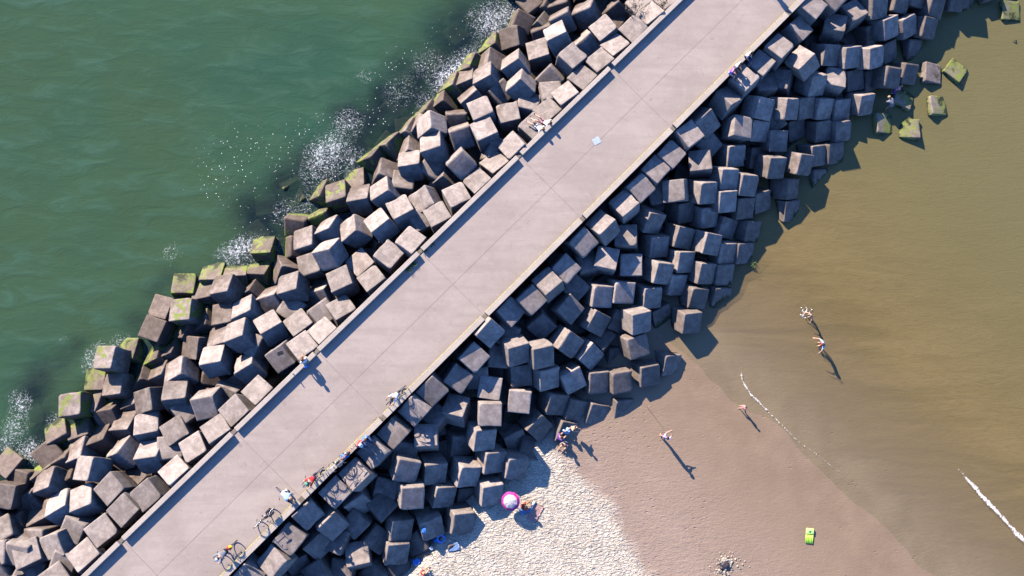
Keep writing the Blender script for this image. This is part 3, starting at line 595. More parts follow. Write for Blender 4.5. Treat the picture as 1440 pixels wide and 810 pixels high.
(-1.677, 17.326, -3.662, 0.842, -0.363, -0.399, -0.007, 1, -1, 'Mossy green concrete cube, 28th up from the bottom edge, seaward fifth row out'),
(1.435, 18.132, -2.693, 0.838, -0.419, -0.267, 0.227, 0, -1, 'Steeply tipped concrete cube, 26th up from the bottom edge, seaward fourth row out'),
(2.441, 19.578, -2.264, 0.911, -0.260, -0.313, 0.061, 0, -1, 'Steeply tipped concrete cube, 27th up from the bottom edge, seaward fourth row out'),
(2.731, 20.999, -3.111, 0.851, -0.175, -0.495, 0.003, 0, -1, 'Steeply tipped concrete cube, 33rd up from the bottom edge, seaward fifth row out'),
(4.411, 20.517, -2.150, 0.875, -0.340, -0.335, 0.077, 0, -1, 'Steeply tipped concrete cube, 28th up from the bottom edge, seaward fourth row out'),
(4.700, 18.889, -1.628, 0.845, -0.334, -0.411, 0.070, 0, -1, 'Steeply tipped concrete cube, 15th up from the bottom edge, seaward third row out'),
(2.030, 16.896, -1.505, 0.811, -0.030, -0.178, -0.557, 0, -1, 'Tilted pale concrete cube, 14th up from the bottom edge, seaward third row out'),
(3.928, 16.712, -1.766, 0.752, -0.021, -0.178, -0.634, 0, -1, 'Tilted pale concrete cube, 18th up from the bottom edge, seaward second row out'),
(5.482, 15.642, -1.040, 0.915, -0.051, -0.083, -0.391, 0, -1, 'Flat pale concrete cube, 22nd up from the bottom edge, seaward first row, against the pier'),
(6.597, 16.751, -1.234, 0.886, -0.064, -0.204, -0.410, 0, -1, 'Tilted pale concrete cube, 23rd up from the bottom edge, seaward first row, against the pier'),
(7.841, 17.770, -0.819, 0.832, -0.043, -0.300, -0.464, 0, -1, 'Steeply tipped concrete cube, 24th up from the bottom edge, seaward first row, against the pier'),
(2.933, 22.463, -3.792, 0.896, -0.278, -0.343, 0.054, 1, -1, 'Mossy green concrete cube, 34th up from the bottom edge, seaward fifth row out'),
(4.366, 22.925, -3.128, 0.951, 0.060, -0.298, 0.057, 0, -1, 'Steeply tipped concrete cube, 35th up from the bottom edge, seaward fifth row out'),
(6.560, 24.142, -3.558, 0.786, -0.301, -0.527, -0.119, 1, -1, 'Mossy green concrete cube, 29th up from the bottom edge, seaward fourth row out'),
(7.306, 22.429, -1.613, 0.930, -0.271, -0.216, 0.121, 0, -1, 'Steeply tipped concrete cube, 17th up from the bottom edge, seaward third row out'),
(6.124, 21.585, -2.484, 0.750, 0.031, -0.209, -0.627, 0, -1, 'Tilted pale concrete cube, 16th up from the bottom edge, seaward third row out'),
(9.424, 22.236, -2.229, 0.818, -0.446, -0.317, 0.176, 0, -1, 'Steeply tipped concrete cube, 20th up from the bottom edge, seaward second row out'),
(10.583, 22.848, -1.336, 0.862, 0.054, -0.214, -0.456, 0, -1, 'Tilted pale concrete cube, 21st up from the bottom edge, seaward second row out'),
(8.156, 20.663, -1.226, 0.912, -0.081, -0.038, -0.401, 0, -1, 'Flat pale concrete cube, 19th up from the bottom edge, seaward second row out'),
(8.898, 19.141, -1.159, 0.922, -0.056, -0.117, -0.364, 0, -1, 'Tilted pale concrete cube, 25th up from the bottom edge, seaward first row, against the pier'),
(10.182, 20.188, -0.811, 0.864, -0.042, -0.242, -0.439, 0, -1, 'Tilted pale concrete cube, 26th up from the bottom edge, seaward first row, against the pier'),
(11.289, 21.344, -1.015, 0.865, -0.092, -0.236, -0.433, 0, -1, 'Tilted pale concrete cube, 27th up from the bottom edge, seaward first row, against the pier'),
(12.540, 22.662, -0.838, 0.894, 0.068, -0.165, -0.411, 0, -1, 'Tilted pale concrete cube, 28th up from the bottom edge, seaward first row, against the pier'),
(13.811, 23.598, -0.776, 0.838, -0.032, -0.307, -0.450, 0, -1, 'Steeply tipped concrete cube, 29th up from the bottom edge, seaward first row, against the pier'),
(-10.737, -12.126, -0.819, 0.923, 0.009, -0.150, -0.354, 0, 1, 'Tilted grey concrete cube, 2nd up from the bottom edge, beachside first row, against the pier'),
(-9.892, -10.778, -0.750, 0.943, -0.036, 0.012, -0.330, 0, 1, 'Flat pale concrete cube, 3rd up from the bottom edge, beachside first row, against the pier'),
(-9.038, -9.186, -0.901, 0.879, 0.052, 0.231, -0.413, 0, 1, 'Tilted grey concrete cube, 4th up from the bottom edge, beachside first row, against the pier'),
(-7.156, -7.996, -0.878, 0.924, 0.010, -0.015, -0.381, 0, 1, 'Flat pale concrete cube, 5th up from the bottom edge, beachside first row, against the pier'),
(-8.560, -11.308, -2.066, 0.883, 0.081, 0.247, -0.390, 0, 1, 'Tilted grey concrete cube, 2nd up from the bottom edge, beachside second row out'),
(-7.626, -9.960, -1.518, 0.882, 0.104, 0.258, -0.380, 0, 1, 'Steeply tipped concrete cube, 3rd up from the bottom edge, beachside second row out'),
(-6.039, -8.771, -2.188, 0.854, 0.173, 0.252, -0.420, 0, 1, 'Steeply tipped concrete cube, 4th up from the bottom edge, beachside second row out'),
(-5.912, -12.365, -2.392, 0.757, -0.139, -0.156, -0.619, 0, 1, 'Tilted grey concrete cube, 1st up from the bottom edge, beachside third row out'),
(-9.841, -12.662, -2.597, 0.799, 0.071, 0.283, -0.525, 0, 1, 'Steeply tipped concrete cube, 1st up from the bottom edge, beachside second row out'),
(-12.303, -12.859, -0.755, 0.915, 0.180, -0.017, -0.359, 0, 1, 'Tilted grey concrete cube, 1st up from the bottom edge, beachside first row, against the pier'),
(-4.247, -8.176, -2.719, 0.992, 0.016, 0.022, -0.121, 0, 1, 'Flat pale concrete cube, 5th up from the bottom edge, beachside second row out'),
(-2.966, -6.631, -1.289, 0.970, 0.136, 0.152, -0.131, 0, 1, 'Tilted grey concrete cube, 3rd up from the bottom edge, beachside third row out'),
(-1.228, -6.868, -2.077, 0.963, 0.212, 0.168, -0.014, 0, 1, 'Tilted grey concrete cube, 4th up from the bottom edge, beachside third row out'),
(-3.569, -4.328, -0.936, 0.927, 0.103, -0.046, -0.358, 0, 1, 'Flat pale concrete cube, 8th up from the bottom edge, beachside first row, against the pier'),
(-4.767, -5.560, -0.911, 0.919, 0.071, -0.099, -0.374, 0, 1, 'Tilted grey concrete cube, 7th up from the bottom edge, beachside first row, against the pier'),
(-5.851, -6.996, -0.737, 0.909, -0.024, -0.147, -0.390, 0, 1, 'Tilted grey concrete cube, 6th up from the bottom edge, beachside first row, against the pier'),
(-1.596, -4.818, -1.411, 0.985, -0.170, -0.020, 0.019, 0, 1, 'Tilted grey concrete cube, 6th up from the bottom edge, beachside second row out'),
(2.470, -3.267, -1.108, 0.999, 0.044, 0.015, -0.008, 0, 1, 'Flat pale concrete cube, 6th up from the bottom edge, beachside third row out'),
(0.401, -5.243, -3.152, 0.953, 0.190, 0.236, -0.019, 0, 1, 'Steeply tipped concrete cube, 5th up from the bottom edge, beachside third row out'),
(1.948, -4.762, -1.873, 0.965, 0.184, 0.185, -0.023, 0, 1, 'Tilted grey concrete cube, 3rd up from the bottom edge, beachside fourth row out'),
(2.569, -6.316, -2.465, 0.957, 0.173, 0.230, -0.026, 0, 1, 'Steeply tipped concrete cube, 5th up from the bottom edge, beachside fifth row out'),
(4.126, -5.016, -3.740, 0.802, 0.099, 0.286, -0.515, 0, 1, 'Steeply tipped concrete cube, 6th up from the bottom edge, beachside fifth row out'),
(5.681, -4.112, -3.011, 0.893, 0.122, 0.253, -0.351, 0, 1, 'Steeply tipped concrete cube, 7th up from the bottom edge, beachside fifth row out'),
(4.124, -6.749, -2.797, 0.964, 0.187, 0.181, -0.057, 0, 1, 'Tilted grey concrete cube, 4th up from the bottom edge, beachside outermost line'),
(0.903, -7.158, -2.362, 0.954, 0.187, 0.220, -0.075, 0, 1, 'Steeply tipped concrete cube, 4th up from the bottom edge, beachside fifth row out'),
(-2.223, -2.835, -0.770, 0.905, 0.225, -0.084, -0.352, 0, 1, 'Tilted grey concrete cube, 9th up from the bottom edge, beachside first row, against the pier'),
(-2.588, -8.347, -1.425, 0.983, 0.138, 0.124, -0.016, 0, 1, 'Tilted grey concrete cube, 2nd up from the bottom edge, beachside third row out'),
(-0.700, -8.450, -2.558, 0.949, 0.191, 0.241, -0.067, 0, 1, 'Steeply tipped concrete cube, 2nd up from the bottom edge, beachside fourth row out'),
(0.860, -8.747, -4.062, 0.960, 0.207, 0.188, -0.033, 0, 1, 'Steeply tipped concrete cube, 3rd up from the bottom edge, beachside fifth row out'),
(2.467, -8.389, -2.747, 0.958, 0.222, 0.182, 0.007, 0, 1, 'Steeply tipped concrete cube, 3rd up from the bottom edge, beachside outermost line'),
(-3.466, -10.531, -2.498, 0.958, 0.163, 0.233, -0.041, 0, 1, 'Steeply tipped concrete cube, 1st up from the bottom edge, beachside fourth row out'),
(-3.663, -12.040, -2.657, 0.967, 0.170, 0.183, -0.047, 0, 1, 'Tilted grey concrete cube, 1st up from the bottom edge, beachside fifth row out'),
(-1.421, -10.451, -2.721, 0.953, 0.241, 0.137, 0.123, 0, 1, 'Steeply tipped concrete cube, 2nd up from the bottom edge, beachside fifth row out'),
(0.289, -12.195, -3.612, 0.961, 0.227, 0.157, 0.022, 0, 1, 'Steeply tipped concrete cube, 1st up from the bottom edge, beachside outermost line'),
(0.513, -10.231, -2.772, 0.964, 0.162, 0.209, -0.039, 0, 1, 'Tilted grey concrete cube, 2nd up from the bottom edge, beachside outermost line'),
(0.344, -3.103, -1.674, 0.946, -0.271, -0.098, -0.146, 0, 1, 'Steeply tipped concrete cube, 7th up from the bottom edge, beachside second row out'),
(4.497, -2.455, -2.222, 0.994, 0.099, -0.016, -0.050, 0, 1, 'Flat pale concrete cube, 4th up from the bottom edge, beachside fourth row out'),
(2.537, -1.621, -1.913, 0.996, 0.029, -0.018, -0.077, 0, 1, 'Flat pale concrete cube, 7th up from the bottom edge, beachside third row out'),
(6.844, -2.593, -2.918, 0.960, 0.171, 0.207, -0.080, 0, 1, 'Tilted grey concrete cube, 8th up from the bottom edge, beachside fifth row out'),
(-1.238, -1.611, -0.786, 0.914, 0.130, 0.075, -0.376, 0, 1, 'Tilted grey concrete cube, 10th up from the bottom edge, beachside first row, against the pier'),
(0.337, -0.964, -1.274, 0.949, 0.018, 0.107, -0.295, 0, 1, 'Flat pale concrete cube, 11th up from the bottom edge, beachside first row, against the pier'),
(1.350, 0.376, -1.024, 0.928, 0.005, 0.098, -0.359, 0, 1, 'Flat pale concrete cube, 12th up from the bottom edge, beachside first row, against the pier'),
(2.273, 2.155, -0.679, 0.903, 0.146, 0.229, -0.333, 0, 1, 'Tilted grey concrete cube, 13th up from the bottom edge, beachside first row, against the pier'),
(4.126, 0.835, -1.064, 0.736, -0.361, -0.295, -0.491, 0, 1, 'Steeply tipped concrete cube, 8th up from the bottom edge, beachside second row out'),
(4.449, -0.714, -2.348, 0.980, 0.142, 0.129, 0.051, 0, 1, 'Tilted grey concrete cube, 8th up from the bottom edge, beachside third row out'),
(5.756, 0.600, -1.264, 0.960, 0.216, 0.165, 0.070, 0, 1, 'Tilted grey concrete cube, 9th up from the bottom edge, beachside third row out'),
(6.193, -0.850, -2.102, 0.952, 0.216, 0.207, 0.063, 0, 1, 'Steeply tipped concrete cube, 5th up from the bottom edge, beachside fourth row out'),
(5.953, 2.678, -2.056, 0.898, 0.242, 0.119, -0.348, 0, 1, 'Tilted grey concrete cube, 9th up from the bottom edge, beachside second row out'),
(7.977, -1.028, -2.558, 0.955, 0.183, 0.103, 0.211, 0, 1, 'Tilted grey concrete cube, 9th up from the bottom edge, beachside fifth row out'),
(9.799, -1.198, -3.131, 0.978, 0.146, 0.146, 0.019, 0, 1, 'Tilted grey concrete cube, 9th up from the bottom edge, beachside outermost line'),
(11.429, -1.212, -3.118, 0.982, 0.137, 0.116, 0.055, 0, 1, 'Tilted grey concrete cube, 11th up from the bottom edge, beachside outermost line'),
(13.394, -0.694, -3.330, 0.967, 0.200, 0.145, 0.058, 0, 1, 'Tilted grey concrete cube, 13th up from the bottom edge, beachside outermost line'),
(8.249, -3.032, -3.426, 0.957, 0.168, 0.209, -0.112, 0, 1, 'Tilted grey concrete cube, 7th up from the bottom edge, beachside outermost line'),
(9.736, -3.306, -3.728, 0.955, 0.186, 0.203, -0.112, 0, 1, 'Tilted grey concrete cube, 8th up from the bottom edge, beachside outermost line'),
(11.654, -3.011, -3.906, 0.962, 0.209, 0.173, 0.009, 0, 1, 'Tilted grey concrete cube, 10th up from the bottom edge, beachside outermost line'),
(7.633, -4.463, -3.567, 0.951, 0.185, 0.209, -0.129, 0, 1, 'Steeply tipped concrete cube, 5th up from the bottom edge, beachside outermost line'),
(9.306, -4.576, -4.562, 0.949, 0.219, 0.205, -0.098, 0, 1, 'Steeply tipped concrete cube, 6th up from the bottom edge, beachside outermost line'),
(14.955, 0.010, -3.757, 0.952, 0.186, 0.244, -0.012, 0, 1, 'Steeply tipped concrete cube, 15th up from the bottom edge, beachside outermost line'),
(7.672, 3.595, -1.804, 0.918, 0.003, 0.173, -0.356, 0, 1, 'Tilted grey concrete cube, 10th up from the bottom edge, beachside third row out'),
(9.595, 2.839, -2.330, 0.935, 0.141, 0.248, -0.212, 0, 1, 'Steeply tipped concrete cube, 7th up from the bottom edge, beachside fourth row out'),
(9.940, 4.583, -2.033, 0.978, 0.150, 0.145, -0.031, 0, 1, 'Tilted grey concrete cube, 11th up from the bottom edge, beachside third row out'),
(13.501, 4.622, -2.841, 0.959, 0.198, 0.201, 0.025, 0, 1, 'Steeply tipped concrete cube, 13th up from the bottom edge, beachside fifth row out'),
(11.292, 3.015, -3.211, 0.939, 0.165, 0.227, -0.199, 0, 1, 'Steeply tipped concrete cube, 11th up from the bottom edge, beachside fifth row out'),
(12.503, 2.866, -2.006, 0.961, 0.205, 0.165, 0.080, 0, 1, 'Tilted grey concrete cube, 12th up from the bottom edge, beachside fifth row out'),
(14.473, 3.476, -3.905, 0.930, 0.275, 0.138, 0.200, 0, 1, 'Steeply tipped concrete cube, 16th up from the bottom edge, beachside outermost line'),
(12.459, 1.199, -2.577, 0.974, 0.149, 0.099, 0.138, 0, 1, 'Tilted grey concrete cube, 14th up from the bottom edge, beachside outermost line'),
(7.623, 1.389, -1.874, 0.921, 0.112, 0.250, -0.277, 0, 1, 'Tilted grey concrete cube, 6th up from the bottom edge, beachside fourth row out'),
(9.151, 0.635, -2.657, 0.898, 0.121, 0.273, -0.324, 0, 1, 'Steeply tipped concrete cube, 10th up from the bottom edge, beachside fifth row out'),
(11.228, 0.585, -4.190, 0.953, 0.208, 0.221, 0.015, 0, 1, 'Steeply tipped concrete cube, 12th up from the bottom edge, beachside outermost line'),
(16.371, 2.935, -3.174, 0.964, 0.203, 0.173, 0.022, 0, 1, 'Tilted grey concrete cube, 17th up from the bottom edge, beachside outermost line'),
(3.657, 3.247, -1.168, 0.913, -0.099, 0.128, -0.375, 0, 1, 'Tilted grey concrete cube, 14th up from the bottom edge, beachside first row, against the pier'),
(5.128, 4.103, -1.017, 0.916, 0.005, 0.079, -0.393, 0, 1, 'Flat pale concrete cube, 15th up from the bottom edge, beachside first row, against the pier'),
(6.346, 5.088, -0.782, 0.891, -0.088, -0.165, -0.414, 0, 1, 'Tilted grey concrete cube, 16th up from the bottom edge, beachside first row, against the pier'),
(7.448, 6.203, -1.233, 0.929, 0.014, 0.076, -0.363, 0, 1, 'Flat pale concrete cube, 17th up from the bottom edge, beachside first row, against the pier'),
(12.148, 6.591, -1.982, 0.998, 0.039, -0.049, -0.002, 0, 1, 'Flat pale concrete cube, 12th up from the bottom edge, beachside third row out'),
(11.484, 4.839, -2.191, 0.983, 0.135, 0.121, -0.025, 0, 1, 'Tilted grey concrete cube, 8th up from the bottom edge, beachside fourth row out'),
(11.854, 8.405, -1.660, 0.988, -0.066, -0.135, -0.015, 0, 1, 'Tilted grey concrete cube, 11th up from the bottom edge, beachside second row out'),
(13.967, 8.131, -2.451, 0.959, 0.220, 0.175, 0.026, 0, 1, 'Steeply tipped concrete cube, 13th up from the bottom edge, beachside third row out'),
(15.740, 8.765, -2.521, 0.957, 0.175, 0.219, -0.080, 0, 1, 'Steeply tipped concrete cube, 10th up from the bottom edge, beachside fourth row out'),
(17.665, 8.312, -2.480, 0.958, 0.157, 0.232, -0.065, 0, 1, 'Steeply tipped concrete cube, 16th up from the bottom edge, beachside fifth row out'),
(19.220, 9.646, -3.490, 0.958, 0.172, 0.212, -0.093, 0, 1, 'Tilted grey concrete cube, 17th up from the bottom edge, beachside fifth row out'),
(21.013, 9.459, -3.585, 0.950, 0.185, 0.251, -0.002, 0, 1, 'Steeply tipped concrete cube, 24th up from the bottom edge, beachside outermost line'),
(19.052, 7.827, -3.305, 0.959, 0.205, 0.198, 0.012, 0, 1, 'Steeply tipped concrete cube, 22nd up from the bottom edge, beachside outermost line'),
(20.501, 7.903, -3.758, 0.958, 0.190, 0.212, 0.020, 0, 1, 'Steeply tipped concrete cube, 23rd up from the bottom edge, beachside outermost line'),
(15.858, 7.106, -2.820, 0.954, 0.178, 0.239, 0.003, 0, 1, 'Steeply tipped concrete cube, 15th up from the bottom edge, beachside fifth row out'),
(14.134, 6.264, -2.278, 0.952, 0.191, 0.235, -0.052, 0, 1, 'Steeply tipped concrete cube, 9th up from the bottom edge, beachside fourth row out'),
(15.352, 5.577, -3.225, 0.953, 0.196, 0.230, -0.023, 0, 1, 'Steeply tipped concrete cube, 14th up from the bottom edge, beachside fifth row out'),
(17.450, 6.352, -3.150, 0.955, 0.182, 0.235, -0.025, 0, 1, 'Steeply tipped concrete cube, 20th up from the bottom edge, beachside outermost line'),
(18.983, 6.350, -3.699, 0.963, 0.196, 0.181, 0.021, 0, 1, 'Tilted grey concrete cube, 21st up from the bottom edge, beachside outermost line'),
(16.947, 4.666, -3.448, 0.957, 0.201, 0.207, -0.043, 0, 1, 'Steeply tipped concrete cube, 18th up from the bottom edge, beachside outermost line'),
(18.881, 4.800, -4.101, 0.956, 0.231, 0.178, -0.019, 0, 1, 'Steeply tipped concrete cube, 19th up from the bottom edge, beachside outermost line'),
(10.391, 6.835, -1.559, 0.989, -0.076, -0.048, -0.116, 0, 1, 'Flat pale concrete cube, 10th up from the bottom edge, beachside second row out'),
(13.470, 9.797, -1.850, 0.920, 0.298, 0.244, -0.075, 0, 1, 'Steeply tipped concrete cube, 14th up from the bottom edge, beachside third row out'),
(15.986, 10.606, -2.773, 0.950, 0.215, 0.209, 0.082, 0, 1, 'Steeply tipped concrete cube, 15th up from the bottom edge, beachside third row out'),
(15.235, 11.620, -1.112, 0.965, 0.096, -0.243, 0.027, 0, 1, 'Tilted grey concrete cube, 12th up from the bottom edge, beachside second row out'),
(11.583, 10.416, -0.955, 0.894, -0.058, -0.154, -0.418, 0, 1, 'Tilted grey concrete cube, 20th up from the bottom edge, beachside first row, against the pier'),
(10.068, 8.947, -0.697, 0.876, -0.104, -0.284, -0.376, 0, 1, 'Steeply tipped concrete cube, 19th up from the bottom edge, beachside first row, against the pier'),
(8.585, 7.997, -0.956, 0.918, 0.055, 0.113, -0.376, 0, 1, 'Tilted grey concrete cube, 18th up from the bottom edge, beachside first row, against the pier'),
(12.535, 11.674, -0.966, 0.912, 0.017, 0.082, -0.400, 0, 1, 'Flat pale concrete cube, 21st up from the bottom edge, beachside first row, against the pier'),
(13.622, 12.848, -0.936, 0.931, -0.050, 0.014, -0.362, 0, 1, 'Flat pale concrete cube, 22nd up from the bottom edge, beachside first row, against the pier'),
(14.710, 13.972, -0.965, 0.933, -0.020, 0.055, -0.356, 0, 1, 'Flat pale concrete cube, 23rd up from the bottom edge, beachside first row, against the pier'),
(17.048, 13.604, -1.380, 0.989, -0.072, -0.124, 0.026, 0, 1, 'Tilted grey concrete cube, 13th up from the bottom edge, beachside second row out'),
(17.246, 11.756, -1.589, 0.960, 0.210, 0.179, 0.045, 0, 1, 'Steeply tipped concrete cube, 16th up from the bottom edge, beachside third row out'),
(19.572, 14.580, -2.284, 0.960, 0.216, 0.171, 0.052, 0, 1, 'Steeply tipped concrete cube, 17th up from the bottom edge, beachside third row out'),
(17.694, 10.318, -2.898, 0.956, 0.208, 0.198, 0.054, 0, 1, 'Steeply tipped concrete cube, 11th up from the bottom edge, beachside fourth row out'),
(21.596, 14.752, -3.419, 0.961, 0.173, 0.213, 0.032, 0, 1, 'Tilted grey concrete cube, 15th up from the bottom edge, beachside fourth row out'),
(18.862, 12.763, -1.832, 0.965, 0.201, 0.168, 0.016, 0, 1, 'Tilted grey concrete cube, 13th up from the bottom edge, beachside fourth row out'),
(20.395, 12.504, -2.259, 0.960, 0.212, 0.183, -0.020, 0, 1, 'Steeply tipped concrete cube, 14th up from the bottom edge, beachside fourth row out'),
(18.782, 11.283, -2.100, 0.962, 0.209, 0.172, 0.045, 0, 1, 'Tilted grey concrete cube, 12th up from the bottom edge, beachside fourth row out'),
(20.358, 10.996, -2.916, 0.959, 0.219, 0.175, 0.040, 0, 1, 'Steeply tipped concrete cube, 18th up from the bottom edge, beachside fifth row out'),
(21.815, 11.616, -3.447, 0.945, 0.235, 0.190, 0.125, 0, 1, 'Steeply tipped concrete cube, 19th up from the bottom edge, beachside fifth row out'),
(22.514, 13.822, -2.364, 0.960, 0.225, 0.167, 0.018, 0, 1, 'Steeply tipped concrete cube, 20th up from the bottom edge, beachside fifth row out'),
(22.818, 15.738, -2.507, 0.978, 0.165, 0.125, 0.026, 0, 1, 'Tilted grey concrete cube, 16th up from the bottom edge, beachside fourth row out'),
(24.772, 14.202, -2.844, 0.949, 0.200, 0.245, -0.014, 0, 1, 'Steeply tipped concrete cube, 26th up from the bottom edge, beachside outermost line'),
(24.148, 11.032, -3.919, 0.956, 0.184, 0.219, 0.056, 0, 1, 'Steeply tipped concrete cube, 25th up from the bottom edge, beachside outermost line'),
(26.116, 15.023, -3.468, 0.958, 0.188, 0.205, 0.074, 0, 1, 'Steeply tipped concrete cube, 27th up from the bottom edge, beachside outermost line'),
(16.000, 15.323, -0.877, 0.894, -0.068, 0.018, -0.443, 0, 1, 'Flat pale concrete cube, 24th up from the bottom edge, beachside first row, against the pier'),
(17.240, 16.472, -1.104, 0.901, 0.253, 0.047, 0.349, 0, 1, 'Tilted grey concrete cube, 25th up from the bottom edge, beachside first row, against the pier'),
(18.925, 17.964, -1.166, 0.862, -0.271, -0.016, -0.427, 0, 1, 'Tilted grey concrete cube, 26th up from the bottom edge, beachside first row, against the pier'),
(19.820, 16.199, -1.501, 0.989, 0.021, 0.141, -0.044, 0, 1, 'Tilted grey concrete cube, 14th up from the bottom edge, beachside second row out'),
(21.280, 16.343, -2.113, 0.966, 0.193, 0.169, -0.015, 0, 1, 'Tilted grey concrete cube, 18th up from the bottom edge, beachside third row out'),
(21.363, 17.731, -1.433, 0.959, 0.188, 0.207, -0.046, 0, 1, 'Steeply tipped concrete cube, 19th up from the bottom edge, beachside third row out'),
(23.400, 17.885, -1.795, 0.940, 0.197, 0.275, 0.051, 0, 1, 'Steeply tipped concrete cube, 20th up from the bottom edge, beachside third row out'),
(24.900, 18.201, -2.480, 0.955, 0.205, 0.192, 0.095, 0, 1, 'Steeply tipped concrete cube, 18th up from the bottom edge, beachside fourth row out'),
(24.700, 17.015, -3.647, 0.953, 0.225, 0.151, 0.134, 0, 1, 'Tilted grey concrete cube, 17th up from the bottom edge, beachside fourth row out'),
(25.586, 19.866, -1.990, 0.928, 0.313, 0.194, 0.060, 0, 1, 'Steeply tipped concrete cube, 19th up from the bottom edge, beachside fourth row out'),
(27.429, 20.159, -2.490, 0.990, -0.097, -0.013, -0.103, 0, 1, 'Flat pale concrete cube, 20th up from the bottom edge, beachside fourth row out'),
(29.218, 20.660, -3.398, 0.976, 0.149, 0.118, 0.107, 0, 1, 'Tilted grey concrete cube, 24th up from the bottom edge, beachside fifth row out'),
(30.735, 20.921, -3.778, 0.957, 0.206, 0.179, 0.098, 0, 1, 'Tilted grey concrete cube, 25th up from the bottom edge, beachside fifth row out'),
(29.840, 18.945, -3.241, 0.940, 0.263, 0.202, 0.085, 0, 1, 'Steeply tipped concrete cube, 29th up from the bottom edge, beachside outermost line'),
(26.434, 18.360, -2.811, 0.947, 0.246, 0.202, 0.039, 0, 1, 'Steeply tipped concrete cube, 22nd up from the bottom edge, beachside fifth row out'),
(28.052, 18.485, -3.343, 0.960, 0.217, 0.163, 0.077, 0, 1, 'Tilted grey concrete cube, 23rd up from the bottom edge, beachside fifth row out'),
(26.609, 16.877, -3.450, 0.959, 0.215, 0.161, 0.093, 0, 1, 'Tilted grey concrete cube, 21st up from the bottom edge, beachside fifth row out'),
(28.171, 16.950, -3.584, 0.959, 0.212, 0.164, 0.089, 0, 1, 'Tilted grey concrete cube, 28th up from the bottom edge, beachside outermost line'),
(33.397, 19.363, -4.123, 0.960, -0.122, 0.059, -0.247, 1, 1, 'Mossy green concrete cube, 32nd up from the bottom edge, beachside outermost line'),
(31.704, 17.516, -4.117, 0.989, 0.005, 0.148, 0.010, 1, 1, 'Mossy green concrete cube, 30th up from the bottom edge, beachside outermost line'),
(33.975, 17.058, -4.121, 0.989, -0.074, -0.119, -0.050, 1, 1, 'Mossy green concrete cube, 31st up from the bottom edge, beachside outermost line'),
(36.016, 18.926, -4.122, 0.990, -0.040, 0.130, 0.023, 1, 1, 'Mossy green concrete cube, 33rd up from the bottom edge, beachside outermost line'),
(20.065, 19.290, -0.697, 0.914, 0.006, -0.111, -0.390, 0, 1, 'Flat pale concrete cube, 27th up from the bottom edge, beachside first row, against the pier'),
(21.375, 20.551, -1.146, 0.933, -0.041, -0.057, -0.354, 0, 1, 'Flat pale concrete cube, 28th up from the bottom edge, beachside first row, against the pier'),
(22.587, 21.573, -0.758, 0.921, -0.086, -0.069, -0.373, 0, 1, 'Flat pale concrete cube, 29th up from the bottom edge, beachside first row, against the pier'),
(24.168, 23.190, -1.172, 0.905, -0.127, 0.101, -0.393, 0, 1, 'Tilted grey concrete cube, 30th up from the bottom edge, beachside first row, against the pier'),
(25.062, 24.623, -0.712, 0.938, -0.037, 0.006, -0.344, 0, 1, 'Flat pale concrete cube, 31st up from the bottom edge, beachside first row, against the pier'),
(24.440, 20.800, -0.799, 0.842, -0.001, -0.362, -0.401, 0, 1, 'Steeply tipped concrete cube, 16th up from the bottom edge, beachside second row out'),
(23.319, 19.841, -2.023, 0.959, -0.021, -0.248, -0.137, 0, 1, 'Tilted grey concrete cube, 15th up from the bottom edge, beachside second row out'),
(27.210, 23.768, -1.615, 0.974, -0.142, -0.087, -0.151, 0, 1, 'Tilted grey concrete cube, 17th up from the bottom edge, beachside second row out'),
(28.691, 24.873, -1.821, 0.871, -0.115, -0.051, -0.475, 0, 1, 'Tilted grey concrete cube, 18th up from the bottom edge, beachside second row out'),
(26.730, 22.037, -2.080, 0.963, 0.203, 0.176, 0.028, 0, 1, 'Tilted grey concrete cube, 21st up from the bottom edge, beachside third row out'),
(28.378, 21.977, -2.148, 0.955, 0.234, 0.160, 0.087, 0, 1, 'Steeply tipped concrete cube, 21st up from the bottom edge, beachside fourth row out'),
(31.464, 24.348, -2.334, 0.938, 0.230, 0.174, 0.190, 0, 1, 'Steeply tipped concrete cube, 22nd up from the bottom edge, beachside fourth row out'),
(30.075, 21.973, -2.113, 0.949, 0.212, 0.192, 0.135, 0, 1, 'Steeply tipped concrete cube, 26th up from the bottom edge, beachside fifth row out'),
(32.044, 23.086, -3.607, 0.935, 0.229, 0.169, 0.210, 0, 1, 'Steeply tipped concrete cube, 27th up from the bottom edge, beachside fifth row out'),
(33.235, 24.759, -2.892, 0.930, 0.237, 0.170, 0.223, 0, 1, 'Steeply tipped concrete cube, 28th up from the bottom edge, beachside fifth row out'),
(35.025, 24.835, -3.210, 0.962, 0.175, 0.209, -0.008, 0, 1, 'Tilted grey concrete cube, 29th up from the bottom edge, beachside fifth row out'),
(35.695, 21.452, -4.022, 0.991, 0.005, 0.124, -0.042, 0, 1, 'Tilted grey concrete cube, 34th up from the bottom edge, beachside outermost line'),
(37.713, 21.647, -4.140, 0.937, -0.081, -0.004, -0.338, 1, 1, 'Mossy green concrete cube, 35th up from the bottom edge, beachside outermost line'),
(42.441, 26.648, -4.147, 0.999, 0.023, 0.041, 0.001, 1, 1, 'Mossy green concrete cube, 36th up from the bottom edge, beachside outermost line'),
]
for i, (x, y, z, qw, qx, qy, qz, moss, side, label) in enumerate(CUBES):
    o = bpy.data.objects.new('concrete_cube', MESH[moss][i % 8]); C.objects.link(o)
    o.location = (x, y, z); o.rotation_mode = 'QUATERNION'
    q = Quaternion((qw, qx, qy, qz)) @ Quaternion((random.choice(((1, 0, 0), (0, 1, 0), (0, 0, 1)))), R(random.choice((0, 90, 180, 270))))
    o.rotation_quaternion = q
    tag(o, label, 'concrete cube', 'concrete cubes heaped on the seaward slope' if side < 0 else 'concrete cubes heaped on the beach slope')
